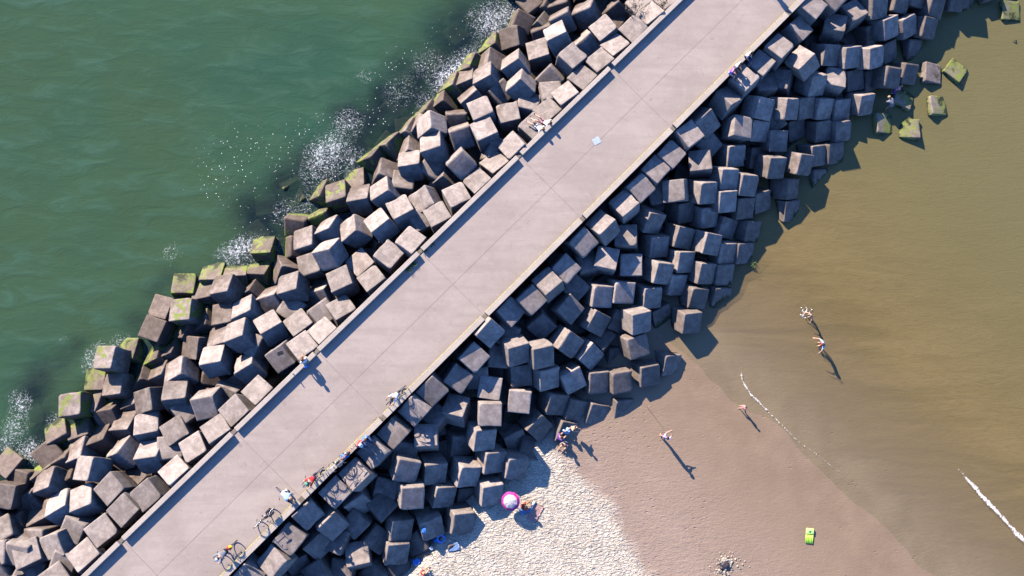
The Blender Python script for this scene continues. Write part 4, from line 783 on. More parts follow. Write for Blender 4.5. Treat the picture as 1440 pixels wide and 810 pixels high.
# the smaller rest of the heap and the blocks deep in its gaps, too many to count: two masses
REST = [
(-27.404, -3.708, -4.620, 0.845, -0.144, -0.131, -0.499, -1),
(-23.828, -13.047, -1.108, 0.895, -0.156, -0.030, -0.417, -1),
(-27.628, -11.566, -2.131, 0.988, -0.060, -0.128, 0.055, -1),
(-27.555, -13.392, -2.605, 0.777, -0.044, -0.204, -0.594, -1),
(-15.882, -0.774, -3.653, 0.836, -0.080, -0.540, -0.052, -1),
(-10.581, 7.839, -3.731, 0.872, -0.003, -0.490, -0.001, -1),
(-9.255, 6.402, -2.592, 0.976, -0.102, -0.144, 0.124, -1),
(-4.949, 8.300, -3.277, 0.332, 0.522, -0.051, -0.784, -1),
(-11.357, 12.445, -4.620, 0.880, -0.198, -0.174, -0.394, -1),
(-10.625, 11.384, -4.620, 0.840, 0.049, -0.262, -0.472, -1),
(-10.523, 9.437, -3.742, 0.870, -0.481, -0.008, -0.106, -1),
(-4.523, 12.867, -2.939, 0.802, -0.218, -0.550, 0.089, -1),
(0.625, 15.366, -1.960, 0.844, -0.512, -0.120, 0.107, -1),
(0.297, 16.724, -2.950, 0.860, -0.509, -0.026, 0.029, -1),
(0.600, 13.225, -0.930, 0.905, 0.186, 0.097, -0.371, -1),
(4.841, 24.248, -3.589, 0.793, -0.082, -0.582, -0.159, -1),
(7.805, 25.518, -3.339, 0.926, -0.301, -0.228, -0.001, -1),
(6.889, 25.645, -3.703, 0.844, -0.188, -0.475, -0.163, -1),
(6.515, 23.349, -3.269, 0.876, -0.436, -0.200, 0.047, -1),
(7.807, 24.007, -2.462, 0.855, -0.433, -0.283, 0.034, -1),
(9.495, 24.553, -2.309, 0.882, -0.343, -0.319, -0.049, -1),
(6.817, 19.710, -2.100, 0.884, 0.272, -0.008, -0.381, -1),
(11.716, 25.208, -3.039, 0.855, 0.351, 0.117, -0.364, -1),
(13.250, 24.831, -1.549, 0.847, 0.002, -0.270, -0.457, -1),
(15.008, 24.744, -0.832, 0.854, -0.044, -0.260, -0.449, -1),
(14.878, 1.810, -4.684, 0.808, 0.085, 0.315, -0.491, 1),
(23.937, 12.489, -3.400, 0.939, 0.155, 0.303, 0.044, 1),
(26.514, 13.517, -4.189, 0.952, 0.222, 0.206, 0.054, 1),
(27.628, 15.304, -3.787, 0.963, 0.186, 0.171, 0.090, 1),
(30.252, 17.366, -4.620, 0.989, 0.091, 0.120, -0.002, 1),
(29.654, 15.443, -4.620, 0.997, -0.065, 0.019, -0.025, 1),
(32.095, 15.732, -4.620, 0.983, -0.122, 0.019, -0.139, 1),
(26.632, 25.410, -0.939, 0.924, -0.024, 0.076, -0.373, 1),
(31.737, 20.776, -2.846, 0.972, 0.160, 0.172, -0.011, 1),
(30.296, 25.499, -1.683, 0.955, 0.226, 0.158, 0.110, 1),
(32.421, 26.308, -2.352, 0.964, 0.181, 0.191, -0.027, 1),
(30.446, 24.126, -3.127, 0.934, 0.218, 0.229, 0.167, 1),
(35.490, 26.336, -2.921, 0.959, 0.212, 0.187, -0.013, 1),
(34.243, 23.487, -3.969, 0.958, 0.202, 0.195, 0.054, 1),
(33.515, 21.412, -3.542, 0.964, 0.197, 0.178, -0.010, 1),
(40.323, 25.799, -4.620, 0.938, -0.055, 0.145, -0.311, 1),
(37.552, 27.170, -3.473, 0.964, 0.207, 0.166, 0.019, 1),
(38.961, 27.571, -3.984, 0.965, 0.179, 0.188, 0.040, 1),
(40.939, 28.128, -4.405, 0.956, 0.248, 0.119, 0.101, 1),
(36.209, 23.618, -4.620, 0.990, 0.046, 0.134, 0.003, 1),
(37.572, 23.707, -4.620, 0.988, 0.004, 0.153, -0.029, 1),
(42.540, 24.683, -4.620, 0.964, -0.181, -0.108, -0.160, 1),
(33.966, 26.968, -2.612, 0.962, 0.189, 0.194, -0.039, 1),
(-12.693, -14.390, -1.775, 0.713, 0.019, 0.186, 0.676, 1),
(3.642, 1.945, -1.775, 0.839, 0.078, -0.112, 0.527, 1),
(28.532, 26.835, -1.775, 0.703, -0.193, -0.096, 0.677, 1),
(-11.137, -13.612, -1.940, 0.930, 0.110, -0.119, 0.330, 1),
(-2.970, -5.445, -1.940, 0.758, 0.188, -0.131, 0.610, 1),
(-1.025, -3.500, -1.940, 0.874, -0.193, -0.044, 0.443, 1),
(1.697, -0.778, -1.940, 0.983, 0.180, -0.025, 0.034, 1),
(2.864, 0.389, -1.940, 0.723, 0.113, 0.144, 0.667, 1),
(9.086, 6.611, -1.940, 0.976, -0.167, 0.040, 0.133, 1),
(14.142, 11.667, -1.940, 0.986, 0.093, -0.036, 0.131, 1),
(17.642, 15.167, -1.940, 0.902, 0.172, 0.009, 0.397, 1),
(21.920, 19.445, -1.940, 0.987, -0.135, 0.018, 0.084, 1),
(8.309, 5.056, -2.105, 0.914, 0.055, -0.039, 0.399, 1),
(30.476, 27.224, -2.105, 0.871, -0.041, 0.049, 0.487, 1),
(-7.248, -11.278, -2.270, 0.816, -0.127, -0.049, 0.561, 1),
(-6.081, -10.112, -2.270, 0.916, 0.074, -0.098, 0.381, 1),
(-9.581, -14.390, -2.435, 0.894, 0.049, 0.156, 0.416, 1),
(-8.415, -13.223, -2.435, 0.951, 0.055, -0.122, 0.278, 1),
(-4.525, -9.334, -2.435, 0.905, -0.124, 0.164, 0.373, 1),
(22.698, 17.112, -2.600, 0.934, 0.131, -0.033, 0.329, 1),
(-6.859, -13.223, -2.765, 0.756, -0.038, -0.067, 0.650, 1),
(-4.914, -11.278, -2.765, 0.883, 0.135, 0.142, 0.426, 1),
(-7.637, -14.779, -2.930, 0.880, -0.164, 0.038, 0.444, 1),
(-6.081, -14.779, -3.260, 0.965, 0.092, 0.155, 0.188, 1),
(-4.914, -13.612, -3.260, 0.905, 0.041, -0.171, 0.387, 1),
(10.253, 1.556, -3.260, 0.901, -0.147, 0.045, 0.407, 1),
(-2.192, -11.667, -3.425, 0.939, 0.105, -0.177, 0.276, 1),
(-3.359, -13.612, -3.590, 0.994, 0.073, 0.006, 0.086, 1),
(-4.137, -15.167, -3.755, 0.893, 0.136, -0.005, 0.430, 1),
(5.197, -5.834, -3.755, 0.793, 0.004, 0.168, 0.585, 1),
(-29.805, -9.723, -3.761, 0.856, -0.139, -0.054, 0.494, -1),
(-27.471, -7.389, -3.761, 0.770, -0.059, -0.123, 0.623, -1),
(-25.915, -5.834, -3.761, 0.930, -0.043, 0.047, 0.362, -1),
(5.586, 25.668, -3.761, 0.937, -0.095, -0.035, 0.334, -1),
(7.142, 27.224, -3.761, 0.918, 0.156, 0.186, 0.313, -1),
(8.697, 27.224, -3.398, 0.867, -0.164, 0.092, 0.462, -1),
(-29.416, -11.667, -3.216, 0.853, 0.129, -0.060, 0.503, -1),
(10.253, 27.224, -3.035, 0.987, 0.044, -0.149, 0.046, -1),
(-29.027, -13.612, -2.672, 0.821, 0.117, -0.036, 0.557, -1),
(-3.359, 12.056, -2.672, 0.721, -0.127, 0.173, 0.659, -1),
(3.253, 18.668, -2.672, 0.924, 0.104, 0.100, 0.354, -1),
(11.809, 27.224, -2.672, 0.694, 0.183, -0.178, 0.673, -1),
(-25.527, -10.889, -2.490, 0.983, 0.017, -0.183, 0.012, -1),
(-1.414, 13.223, -2.490, 0.868, 0.014, 0.066, 0.492, -1),
(-16.971, -3.111, -2.309, 0.922, -0.089, 0.176, 0.333, -1),
(-12.693, 1.167, -2.309, 0.815, -0.191, -0.155, 0.524, -1),
(-10.359, 3.500, -2.309, 0.876, -0.084, -0.037, 0.474, -1),
(-25.915, -12.834, -2.127, 0.805, -0.057, 0.168, 0.567, -1),
(-23.193, -10.112, -2.127, 0.837, 0.021, -0.127, 0.531, -1),
(13.364, 26.446, -2.127, 0.926, 0.103, 0.192, 0.308, -1),
(-17.748, -5.445, -1.946, 0.983, -0.144, 0.095, 0.057, -1),
(5.197, 17.501, -1.946, 0.776, -0.161, 0.129, 0.596, -1),
(-23.582, -12.056, -1.764, 0.811, 0.075, -0.064, 0.576, -1),
(-8.415, 3.111, -1.764, 0.930, -0.053, 0.135, 0.338, -1),
(-2.192, 9.334, -1.764, 0.950, -0.070, 0.171, 0.250, -1),
(2.864, 14.390, -1.764, 0.732, 0.183, 0.120, 0.645, -1),
(6.753, 18.279, -1.764, 0.984, -0.161, 0.023, 0.067, -1),
(15.309, 26.835, -1.764, 0.772, 0.152, 0.054, 0.615, -1),
]
low = [cube_mesh(i + 31, 3, .03, .007) for i in range(3)]
def mass(name, items, label):
    bm = bmesh.new()
    for i, (x, y, z, q) in enumerate(items):
        n0 = len(bm.verts); bm.from_mesh(low[i % 3]); bm.verts.ensure_lookup_table()
        M = Matrix.Translation((x, y, z)) @ q.to_matrix().to_4x4()
        bmesh.ops.transform(bm, matrix=M, verts=bm.verts[n0:])
    o = obj(name, bm, CUBE_M[0], None, True); tag(o, label, 'rubble', kind='stuff')
rnd = random.Random(11)
def rq(tilt):
    return Quaternion((0, 0, 1), rnd.uniform(0, 6.3)) @ Quaternion((rnd.uniform(-1, 1), rnd.uniform(-1, 1), 0), R(rnd.uniform(0, tilt)))
sea_items, beach_items = [], []
for (x, y, z, qw, qx, qy, qz, side) in REST: (sea_items if side < 0 else beach_items).append((x, y, z, Quaternion((qw, qx, qy, qz))))
def prior(p):
    if p < -3.5: return -1.0 - .36 * max(-6.6 - p - .9, 0)
    return -1.0 - .30 * max(p + .45 - .9, 0)
VIS = ((-29.3, -0.25), (38.41, 1.107), (-19.74, 0.938), (37.96, 1.094))   # stretch of the pier the traced blocks cover, along it
for side, p0, p1 in ((-1, -15.6, -7.6), (1, .5, 9.6)):
    L = sea_items if side < 0 else beach_items
    p = p0
    while p <= p1:
        u = -64.0 + rnd.uniform(0, 1)
        while u < 74:
            a = PU(p + rnd.uniform(-.2, .2), u + rnd.uniform(-.2, .2), 0)
            z = prior(p)
            L.append((a.x, a.y, z - 1.75 + rnd.uniform(-.15, .15), rq(18)))
            vis0 = VIS[0] if side < 0 else VIS[2]; vis1 = VIS[1] if side < 0 else VIS[3]
            lo = vis0[0] + vis0[1] * p; hi = vis1[0] + vis1[1] * p
            if u < lo or u > hi: L.append((a.x, a.y, z + rnd.uniform(-.15, .2), rq(24)))
            u += 1.75
        p += 1.65
# a line of sunken blocks off the toe
for u in range(-50, 60, 2):
    for k in range(2):
        a = PU(-16.3 - 1.3 * k + rnd.uniform(-.6, .6), u + rnd.uniform(-.8, .8), 0)
        sea_items.append((a.x, a.y, -4.72 - .35 * k + rnd.uniform(-.25, .12), rq(30)))
mass('sunken_rubble', sea_items, 'dark jumble of concrete blocks showing in the gaps of the seaward slope')
mass('buried_rubble', beach_items, 'dark jumble of concrete blocks showing in the gaps of the beach slope')

# ------------------------------------------------------------------ people
SKIN = plain('skin', (.52, .31, .22), .55, var=.05); SKIN_T = plain('tanned_skin', (.38, .20, .13), .55, var=.05)
HAIR = {'dark': plain('dark_hair', (.020, .014, .011), .6), 'brown': plain('brown_hair', (.09, .05, .025), .6), 'fair': plain('fair_hair', (.42, .29, .13), .6)}
def cloth(n, c): return plain(n + '_cloth', c, .9, .15, var=.15)
CL_ = dict(white=cloth('white', (.78, .78, .80)), blue=cloth('blue', (.06, .20, .62)), lightblue=cloth('light_blue', (.32, .50, .85)),
           navy=cloth('navy', (.03, .05, .12)), grey=cloth('grey', (.20, .21, .24)), black=cloth('black', (.02, .02, .025)),
           red=cloth('red', (.62, .05, .05)), pink=cloth('pink', (.75, .30, .36)), purple=cloth('purple', (.22, .08, .40)),
           green=cloth('green', (.08, .30, .16)), denim=cloth('denim', (.10, .14, .26)), lilac=cloth('lilac', (.55, .46, .78)), teal=cloth('teal', (.1, .4, .5)))

def skinned(name, verts, edges, radii, m, parent, sub=2, root=0):
    me = bpy.data.meshes.new(name); me.from_pydata([tuple(v) for v in verts], edges, [])
    o = bpy.data.objects.new(name, me); C.objects.link(o); o.parent = parent
    md = o.modifiers.new('skin', 'SKIN'); md.use_smooth_shade = True
    sv_ = me.skin_vertices[0].data
    for i, r in enumerate(radii): sv_[i].radius = (r if hasattr(r, '__len__') else (r, r)); sv_[i].use_root = (i == root)
    s = o.modifiers.new('subdivision', 'SUBSURF'); s.levels = sub; s.render_levels = sub
    me.materials.append(m); return o

def V(*a): return Vector(a)
def pose_joints(kind):
    """joint positions for an adult 1.72 m tall facing +y; feet or seat at z = 0"""
    j = dict(pelvis=V(0, 0, .95), waist=V(0, .0, 1.08), chest=V(0, .0, 1.30), neck=V(0, .0, 1.46), head=V(0, .02, 1.60))
    for s, n in ((-1, 'l'), (1, 'r')):
        j['sh' + n] = V(.18 * s, 0, 1.38); j['el' + n] = V(.25 * s, -.02, 1.12); j['wr' + n] = V(.27 * s, .06, .88)
        j['hip' + n] = V(.09 * s, 0, .90); j['kn' + n] = V(.10 * s, .03, .50); j['an' + n] = V(.11 * s, -.03, .09); j['to' + n] = V(.13 * s, .14, .04)
    def bend(names, piv, ax, deg):
        M = Matrix.Rotation(R(deg), 3, ax)
        for n in names: j[n] = piv + M @ (j[n] - piv)
    upper = ['waist', 'chest', 'neck', 'head', 'shl', 'shr', 'ell', 'elr', 'wrl', 'wrr']
    def move(d):
        for k in j: j[k] = j[k] + d
    def arm(n, el, wr): j['el' + n] = V(*el); j['wr' + n] = V(*wr)
    if kind == 'walk':
        j['knl'] += V(0, .14, .02); j['anl'] += V(0, .20, .02); j['tol'] += V(0, .20, .03)
        j['knr'] += V(0, .02, 0); j['anr'] += V(0, -.28, .08); j['tor'] += V(0, -.28, .02)
        arm('l', (-.24, -.12, 1.14), (-.26, -.06, .92)); arm('r', (.24, .12, 1.12), (.24, .28, .98))
    elif kind == 'reach':                      # both hands held out in front at head height
        arm('l', (-.20, .28, 1.40), (-.06, .50, 1.52)); arm('r', (.22, .26, 1.36), (.07, .50, 1.50))
    elif kind == 'wade':                       # leaning forward, arms out for balance
        bend(upper, j['pelvis'], 'X', -28)
        arm('l', (-.42, .35, 1.22), (-.55, .45, 1.05)); arm('r', (.42, .32, 1.20), (.50, .52, 1.02))
        j['knl'] += V(0, .16, .06); j['anl'] += V(0, .04, .10); j['tol'] += V(0, .04, .08)
    elif kind == 'stoop':                      # bending down towards the ground
        bend(upper, j['pelvis'], 'X', -72)
        c = j['shl']; arm('l', (c.x - .04, c.y + .08, c.z - .26), (c.x, c.y + .14, c.z - .50)); c = j['shr']; arm('r', (c.x + .04, c.y + .1, c.z - .26), (c.x, c.y + .18, c.z - .50))
        for n in 'lr': j['kn' + n] += V(0, .08, -.02)
    elif kind == 'ledge':                      # sitting on a kerb, lower legs hanging
        move(V(0, 0, -.83))
        for s, n in ((-1, 'l'), (1, 'r')):
            j['kn' + n] = V(.12 * s, .44, .10); j['an' + n] = V(.13 * s, .50, -.32); j['to' + n] = V(.14 * s, .66, -.38)
            arm(n, (.24 * s, .12, .32), (.15 * s, .34, .20))
        bend(upper, j['pelvis'], 'X', -12)
    elif kind == 'ground':                     # sitting on the ground, knees up
        move(V(0, 0, -.84))
        for s, n in ((-1, 'l'), (1, 'r')):
            j['kn' + n] = V(.16 * s, .40, .42); j['an' + n] = V(.14 * s, .66, .07); j['to' + n] = V(.15 * s, .82, .04)
            arm(n, (.26 * s, .22, .36), (.14 * s, .44, .44))
        bend(upper, j['pelvis'], 'X', -20)
    elif kind == 'recline':                    # sitting back, legs stretched
        move(V(0, 0, -.84)); bend(upper, j['pelvis'], 'X', 38)
        for s, n in ((-1, 'l'), (1, 'r')):
            j['kn' + n] = V(.14 * s, .42, .22); j['an' + n] = V(.20 * s, .84, .06); j['to' + n] = V(.24 * s, .90, .18)
            arm(n, (.34 * s, -.38, .28), (.42 * s, -.30, .05))
    elif kind == 'ride':                       # on a bicycle
        move(V(0, -.18, .02)); bend(upper, j['pelvis'], 'X', -38)
        for s, n in ((-1, 'l'), (1, 'r')):
            arm(n, (.27 * s, .40, 1.18), (.24 * s, .52, 1.04))
        j['knl'] = V(-.11, .20, .82); j['anl'] = V(-.12, .10, .42); j['tol'] = V(-.12, .25, .38)
        j['knr'] = V(.11, .12, .58); j['anr'] = V(.12, .02, .16); j['tor'] = V(.12, .17, .10)
    return j

def person(label, loc, rz, kind, top, bottom, hair='dark', scale=1.0, skin=None, long_legs=False, long_arms=False, hat=None, bare=False, group=None, tilt=0.0):
    rt = empty('person', loc, rz, label, 'person', group); rt.scale = (scale,) * 3
    if tilt: rt.rotation_euler = (tilt, 0, rz)
    j = pose_joints(kind); skin = skin or SKIN
    vs, es, rs = [], [], []
    def add(p, r, prev=None):
        vs.append(Vector(p)); rs.append(r)
        if prev is not None: es.append((prev, len(vs) - 1))
        return len(vs) - 1
    pe = add(j['pelvis'], (.145, .11)); wa = add(j['waist'], (.125, .095), pe); ch = add(j['chest'], (.16, .11), wa); nk = add(j['neck'], .055, ch)
    up = (j['head'] - j['neck']).normalized()
    h0 = add(j['head'] - up * .05, .075, nk); h1 = add(j['head'] + up * .03, .092, h0); h2 = add(j['head'] + up * .10, .060, h1)
    fwd = (Matrix.Rotation(0, 3, 'X') @ V(0, 1, 0)); fwd = (fwd - up * fwd.dot(up)).normalized()
    add(j['head'] + fwd * .118 - up * .005, .012, h1)                    # nose
    for n, s in (('l', -1), ('r', 1)):
        add(j['head'] + V(s * .098, 0, 0), .014, h1)                     # ear
        a = add(j['sh' + n], .062, ch); b = add(j['el' + n], .043, a); c = add(j['wr' + n], .028, b)
        d = (j['wr' + n] - j['el' + n]).normalized(); side_ = d.cross(V(0, 0, 1)); side_ = side_.normalized() if side_.length > .1 else V(1, 0, 0)
        pm = add(j['wr' + n] + d * .06, .032, c)
        for k in range(4):
            o_ = side_ * (.027 * (k - 1.5)); L = (.062, .076, .072, .055)[k]
            f1 = add(j['wr' + n] + d * .105 + o_, .0095, pm); f2 = add(j['wr' + n] + d * (.105 + L * .55) + o_ * 1.1 + V(0, 0, -.012), .0085, f1); add(j['wr' + n] + d * (.105 + L) + o_ * 1.1 + V(0, 0, -.034), .0075, f2)
        th = add(j['wr' + n] + d * .04 + side_ * (-s * .045), .011, pm); add(j['wr' + n] + d * .085 + side_ * (-s * .062), .009, th)
        a = add(j['hip' + n], .088, pe); b = add(j['kn' + n], .056, a); m_ = add(j['kn' + n].lerp(j['an' + n], .35), .055, b); c = add(j['an' + n], .036, m_); add(j['to' + n], .030, c)
    skinned('body', vs, es, rs, skin, rt)
    if not bare:
        vs, es, rs = [], [], []
        pe = add(j['pelvis'] + (j['waist'] - j['pelvis']) * .25, (.155, .125)); wa = add(j['waist'], (.142, .112), pe); ch = add(j['chest'], (.178, .126), wa); add(j['chest'].lerp(j['neck'], .55), .078, ch)
        for n in 'lr':
            a = add(j['sh' + n], .078, ch); b = add(j['sh' + n].lerp(j['el' + n], .75), .062, a)
            if long_arms: c = add(j['el' + n], .056, b); add(j['el' + n].lerp(j['wr' + n], .9), .042, c)
        skinned('shirt', vs, es, rs, CL_[top], rt)
    vs, es, rs = [], [], []
    pe = add(j['pelvis'], (.158, .124)); add(j['pelvis'].lerp(j['waist'], .6), (.148, .115), pe)
    for n in 'lr':
        a = add(j['hip' + n], .102, pe); b = add(j['hip' + n].lerp(j['kn' + n], .62), .086, a)
        if long_legs: c = add(j['kn' + n], .072, b); add(j['kn' + n].lerp(j['an' + n], .85), .056, c)
    skinned('trousers' if long_legs else 'shorts', vs, es, rs, CL_[bottom], rt)
    q = V(0, 0, 1).rotation_difference(up).to_matrix().to_4x4()
    bm = bmesh.new(); ellips(bm, j['head'] + up * .035 - fwd * .022, (.105, .112, .105), q)
    obj('hair', bm, HAIR[hair], rt, True)
    if hat:
        bm = bmesh.new(); ellips(bm, j['head'] + up * .075, (.112, .122, .085), q); ellips(bm, j['head'] + up * .07 + fwd * .07, (.12, .14, .012), q)
        obj('hat', bm, CL_[hat], rt, True)
    return rt

# ------------------------------------------------------------------ bicycles
RUB = plain('tyre_rubber', (.015, .015, .017), .8); STEEL = plain('bright_metal', (.55, .55, .57), .3, .5, .9); SADDLE = plain('black_vinyl', (.02, .02, .02), .5)
def bicycle(label, loc, rz, lean, frame_m, basket=False, panniers=None, turn=0.0):
    rt = empty('bicycle', loc, rz, label, 'bicycle', 'bicycles on the pier beside the kerb'); rt.rotation_euler = (0, lean, rz); rt.rotation_mode = 'YXZ'
    rt.rotation_mode = 'XYZ'
    rt.matrix_world = Matrix.Translation(loc) @ Matrix.Rotation(rz, 4, 'Z') @ Matrix.Rotation(lean, 4, 'Y')
    for y in (-.52, .52):
        w = bmesh.new(); torus(w, (0, y, .34), (1, 0, 0), .322, .022, 36, 8); ty = obj('wheel', w, RUB, rt, True)
        r_ = bmesh.new(); torus(r_, (0, y, .34), (1, 0, 0), .298, .009, 36, 6); obj('rim', r_, STEEL, ty, True)
        s_ = bmesh.new(); tube(s_, [(-.045, y, .34), (.045, y, .34)], .022, 8)
        for k in range(18):
            a = 2 * math.pi * k / 18; tube(s_, [(.02 * (-1) ** k, y, .34), (0, y + .295 * math.cos(a), .34 + .295 * math.sin(a))], .0022, 4, False)
        obj('spokes', s_, STEEL, ty)
        g = bmesh.new(); n_ = 12; pts = [(0, y + .365 * math.cos(a), .34 + .365 * math.sin(a)) for a in [R((-10 if y < 0 else 10) + 150 * k / n_ + (20 if y < 0 else 10)) for k in range(n_ + 1)]]
        tube(g, pts, .014, 5); obj('mudguard', g, frame_m, rt, True)
    f = bmesh.new(); bb = (0, -.08, .30); st = (0, -.24, .78); hd = (0, .34, .80); hb = (0, .38, .62)
    for a, b, r in ((bb, st, .018), (st, hd, .016), (bb, hb, .02), (hd, hb, .02)): tube(f, [a, b], r)
    for s in (-1, 1):
        tube(f, [(s * .02, -.08, .30), (s * .05, -.52, .34)], .010, 6); tube(f, [(s * .015, -.22, .74), (s * .05, -.52, .34)], .009, 6)
        tube(f, [(s * .03, .385, .62), (s * .045, .44, .50), (s * .045, .52, .34)], .011, 6)
    obj('frame', f, frame_m, rt, True)
    h = bmesh.new(); tube(h, [(0, .34, .80), (0, .31, 1.00)], .014); tube(h, [(-.30, .14, 1.02), (-.24, .24, 1.03), (-.10, .31, 1.01), (.10, .31, 1.01), (.24, .24, 1.03), (.30, .14, 1.02)], .012, 8)
    hb_ = obj('handlebar', h, STEEL, rt, True)
    g = bmesh.new()
    for s in (-1, 1): tube(g, [(s * .245, .235, 1.03), (s * .31, .12, 1.02)], .019, 8)
    obj('grips', g, RUB, hb_, True)
    s = bmesh.new(); ellips(s, (0, -.30, .965), (.085, .15, .035)); ellips(s, (0, -.16, .965), (.03, .12, .028)); obj('saddle', s, SADDLE, rt, True)
    s = bmesh.new(); tube(s, [(0, -.24, .76), (0, -.28, .95)], .013); obj('seat_post', s, STEEL, rt, True)
    c = bmesh.new(); torus(c, (.035, -.08, .30), (1, 0, 0), .085, .008, 20, 5); tube(c, [(-.07, -.08, .30), (.07, -.08, .30)], .014)
    tube(c, [(.07, -.08, .30), (.08, .05, .20)], .010, 6); tube(c, [(-.07, -.08, .30), (-.08, -.21, .40)], .010, 6); cr = obj('crank', c, STEEL, rt, True)
    for sx, yy, zz in ((.13, .05, .20), (-.13, -.21, .40)):
        p = bmesh.new(); box(p, (sx, yy, zz), (.09, .07, .018), None, .004); obj('pedal', p, SADDLE, cr)
    k = bmesh.new()
    for s_ in (-.06, .06): tube(k, [(s_, -.30, .76), (s_, -.72, .76)], .006, 6)
    for yy in (-.36, -.48, -.60, -.70): tube(k, [(-.06, yy, .76), (.06, yy, .76)], .006, 6)
    for s_ in (-.07, .07): tube(k, [(s_, -.60, .76), (s_ * .8, -.52, .34)], .005, 6)
    obj('rack', k, STEEL, rt)
    if basket:
        b = bmesh.new()
        for zz in (.84, .93, 1.02):
            w_ = .15 + (zz - .84) * .25; tube(b, [(-w_, .40, zz), (w_, .40, zz), (w_, .66, zz), (-w_, .66, zz), (-w_, .40, zz)], .006, 5)
        for xx in (-.14, -.07, 0, .07, .14):
            for yy in (.40, .66): tube(b, [(xx, yy, .84), (xx * 1.25, yy, 1.02)], .004, 4)
            tube(b, [(xx, .40, .84), (xx, .66, .84)], .004, 4)
        obj('basket', b, STEEL, rt)
    if panniers:
        for s_ in (-1, 1):
            p = bmesh.new(); box(p, (s_ * .15, -.52, .60), (.13, .34, .32), None, .03); obj('pannier', p, panniers, rt, True)
    return rt
ALONG = R(-45)       # facing up the pier (+u); local +y turned to +u
BLACKP = plain('black_enamel', (.018, .018, .02), .35, .5); DARKBLUEP = plain('dark_blue_enamel', (.03, .05, .13), .35, .5); ORANGEP = plain('orange_enamel', (.55, .17, .03), .35, .5); SILVERP = plain('silver_enamel', (.45, .46, .48), .35, .5)
b1 = Vector((-13.483, -11.243, 0.600)); b1.z = 0
bicycle('black bicycle ridden by the cyclist in the red and yellow rear pack', b1, ALONG + math.pi, R(2), BLACKP)
person('cyclist in dark clothes and pale helmet with red and yellow pack behind', b1 + V(0, 0, .02), ALONG + math.pi, 'ride', 'grey', 'black', hat='lightblue', long_legs=True, long_arms=True)
bm = bmesh.new(); ellips(bm, (0, 0, 0), (.17, .14, .12)); pk = obj('saddle_bag', bm, CL_['red'], None, True); pk.location = PU(0, 0, 0) * 0 + b1 + Matrix.Rotation(ALONG + math.pi, 3, 'Z') @ V(0, -.46, .93)
tag(pk, 'red bag with a yellow flap strapped behind the dark cyclist', 'bag')
bm = bmesh.new(); ellips(bm, (0, 0, 0), (.13, .09, .05)); fl = obj('flap', bm, cloth('yellow', (.80, .55, .05)), pk, True); fl.location = (.06, .06, .10)
b2 = Vector((-11.371, -9.288, 0.600)); b2.z = 0
bicycle('black bicycle with dark panniers leaning alone by the kerb', b2, ALONG + math.pi, R(-9), BLACKP, panniers=SADDLE)
b3 = Vector((-10.073, -8.151, 0.500)); b3.z = 0
bicycle('dark blue bicycle held by the standing person in blue shirt', b3, ALONG + R(92), R(8), DARKBLUEP)
person('person in bright blue shirt and white trousers standing over a bicycle', Vector((-10.147, -7.809, 0.000)), R(-120), 'stoop', 'lightblue', 'white', hair='brown', long_legs=True)
b4 = Vector((-8.396, -6.989, 0.500)); b4.z = 0
bicycle('bicycle with basket under the rider in the red top', b4, ALONG + math.pi, R(6), BLACKP, basket=True)
person('rider in red top and green cap astride a bicycle at the kerb', b4 + V(0, 0, .02), ALONG + math.pi, 'ride', 'red', 'navy', hair='dark', hat='green', long_legs=True)
b5 = Vector((-7.169, -6.151, 0.500)); b5.z = 0
bicycle('silver bicycle standing between the rider and the orange one', b5, ALONG + math.pi, R(-7), SILVERP)
b6 = Vector((-6.575, -5.601, 0.500)); b6.z = 0
bicycle('orange bicycle parked nearest the pair sitting on the kerb', b6, ALONG + math.pi, R(-9), ORANGEP, basket=True)
b7 = Vector((-3.445, -2.019, 0.500)); b7.z = 0
bicycle('black bicycle under the lone cyclist in a white shirt', b7, ALONG + math.pi, R(2), BLACKP)
person('lone cyclist in white shirt and grey trousers riding beside the kerb', b7 + V(0, 0, .02), ALONG + math.pi, 'ride', 'white', 'grey', long_legs=True)
TOB = R(-135)        # facing the beach (local +y turned towards +p)
person('person in white hat and red top sitting on the kerb beside bicycles', PU(PR - .12, -7.440, .20), TOB, 'ledge', 'red', 'denim', hat='white', long_legs=True)
person('person in blue top sitting on the kerb next to the white hat', PU(PR - .10, -7.020, .20), TOB, 'ledge', 'blue', 'denim', hair='brown', long_legs=True)
bm = bmesh.new(); box(bm, (0, 0, 0), (.5, .28, .05), None, .02); box(bm, (.1, .06, .05), (.28, .2, .06), Matrix.Rotation(R(25), 4, 'Z'), .02)
jk = obj('folded_jacket', bm, CL_['blue'], None, True); jk.location = PU(PR - .16, -8.710, .235); jk.rotation_euler = (0, 0, R(20)); tag(jk, 'blue jacket dropped on the kerb beside the parked bicycles', 'jacket')
person('sitter in white shirt and dark cap, highest of three on the kerb', PU(PR - .12, 28.820, .20), TOB, 'ledge', 'white', 'navy', hair='dark', long_legs=True, group='three people sitting on the kerb')
person('middle sitter of three on the kerb, white top and dark shorts', PU(PR - .12, 27.730, .20), TOB, 'ledge', 'white', 'black', hair='dark', skin=SKIN_T, group='three people sitting on the kerb')
person('sitter in dark purple top, lowest of three on the kerb', PU(PR - .12, 27.150, .20), TOB + R(10), 'ledge', 'purple', 'lightblue', hair='dark', group='three people sitting on the kerb')
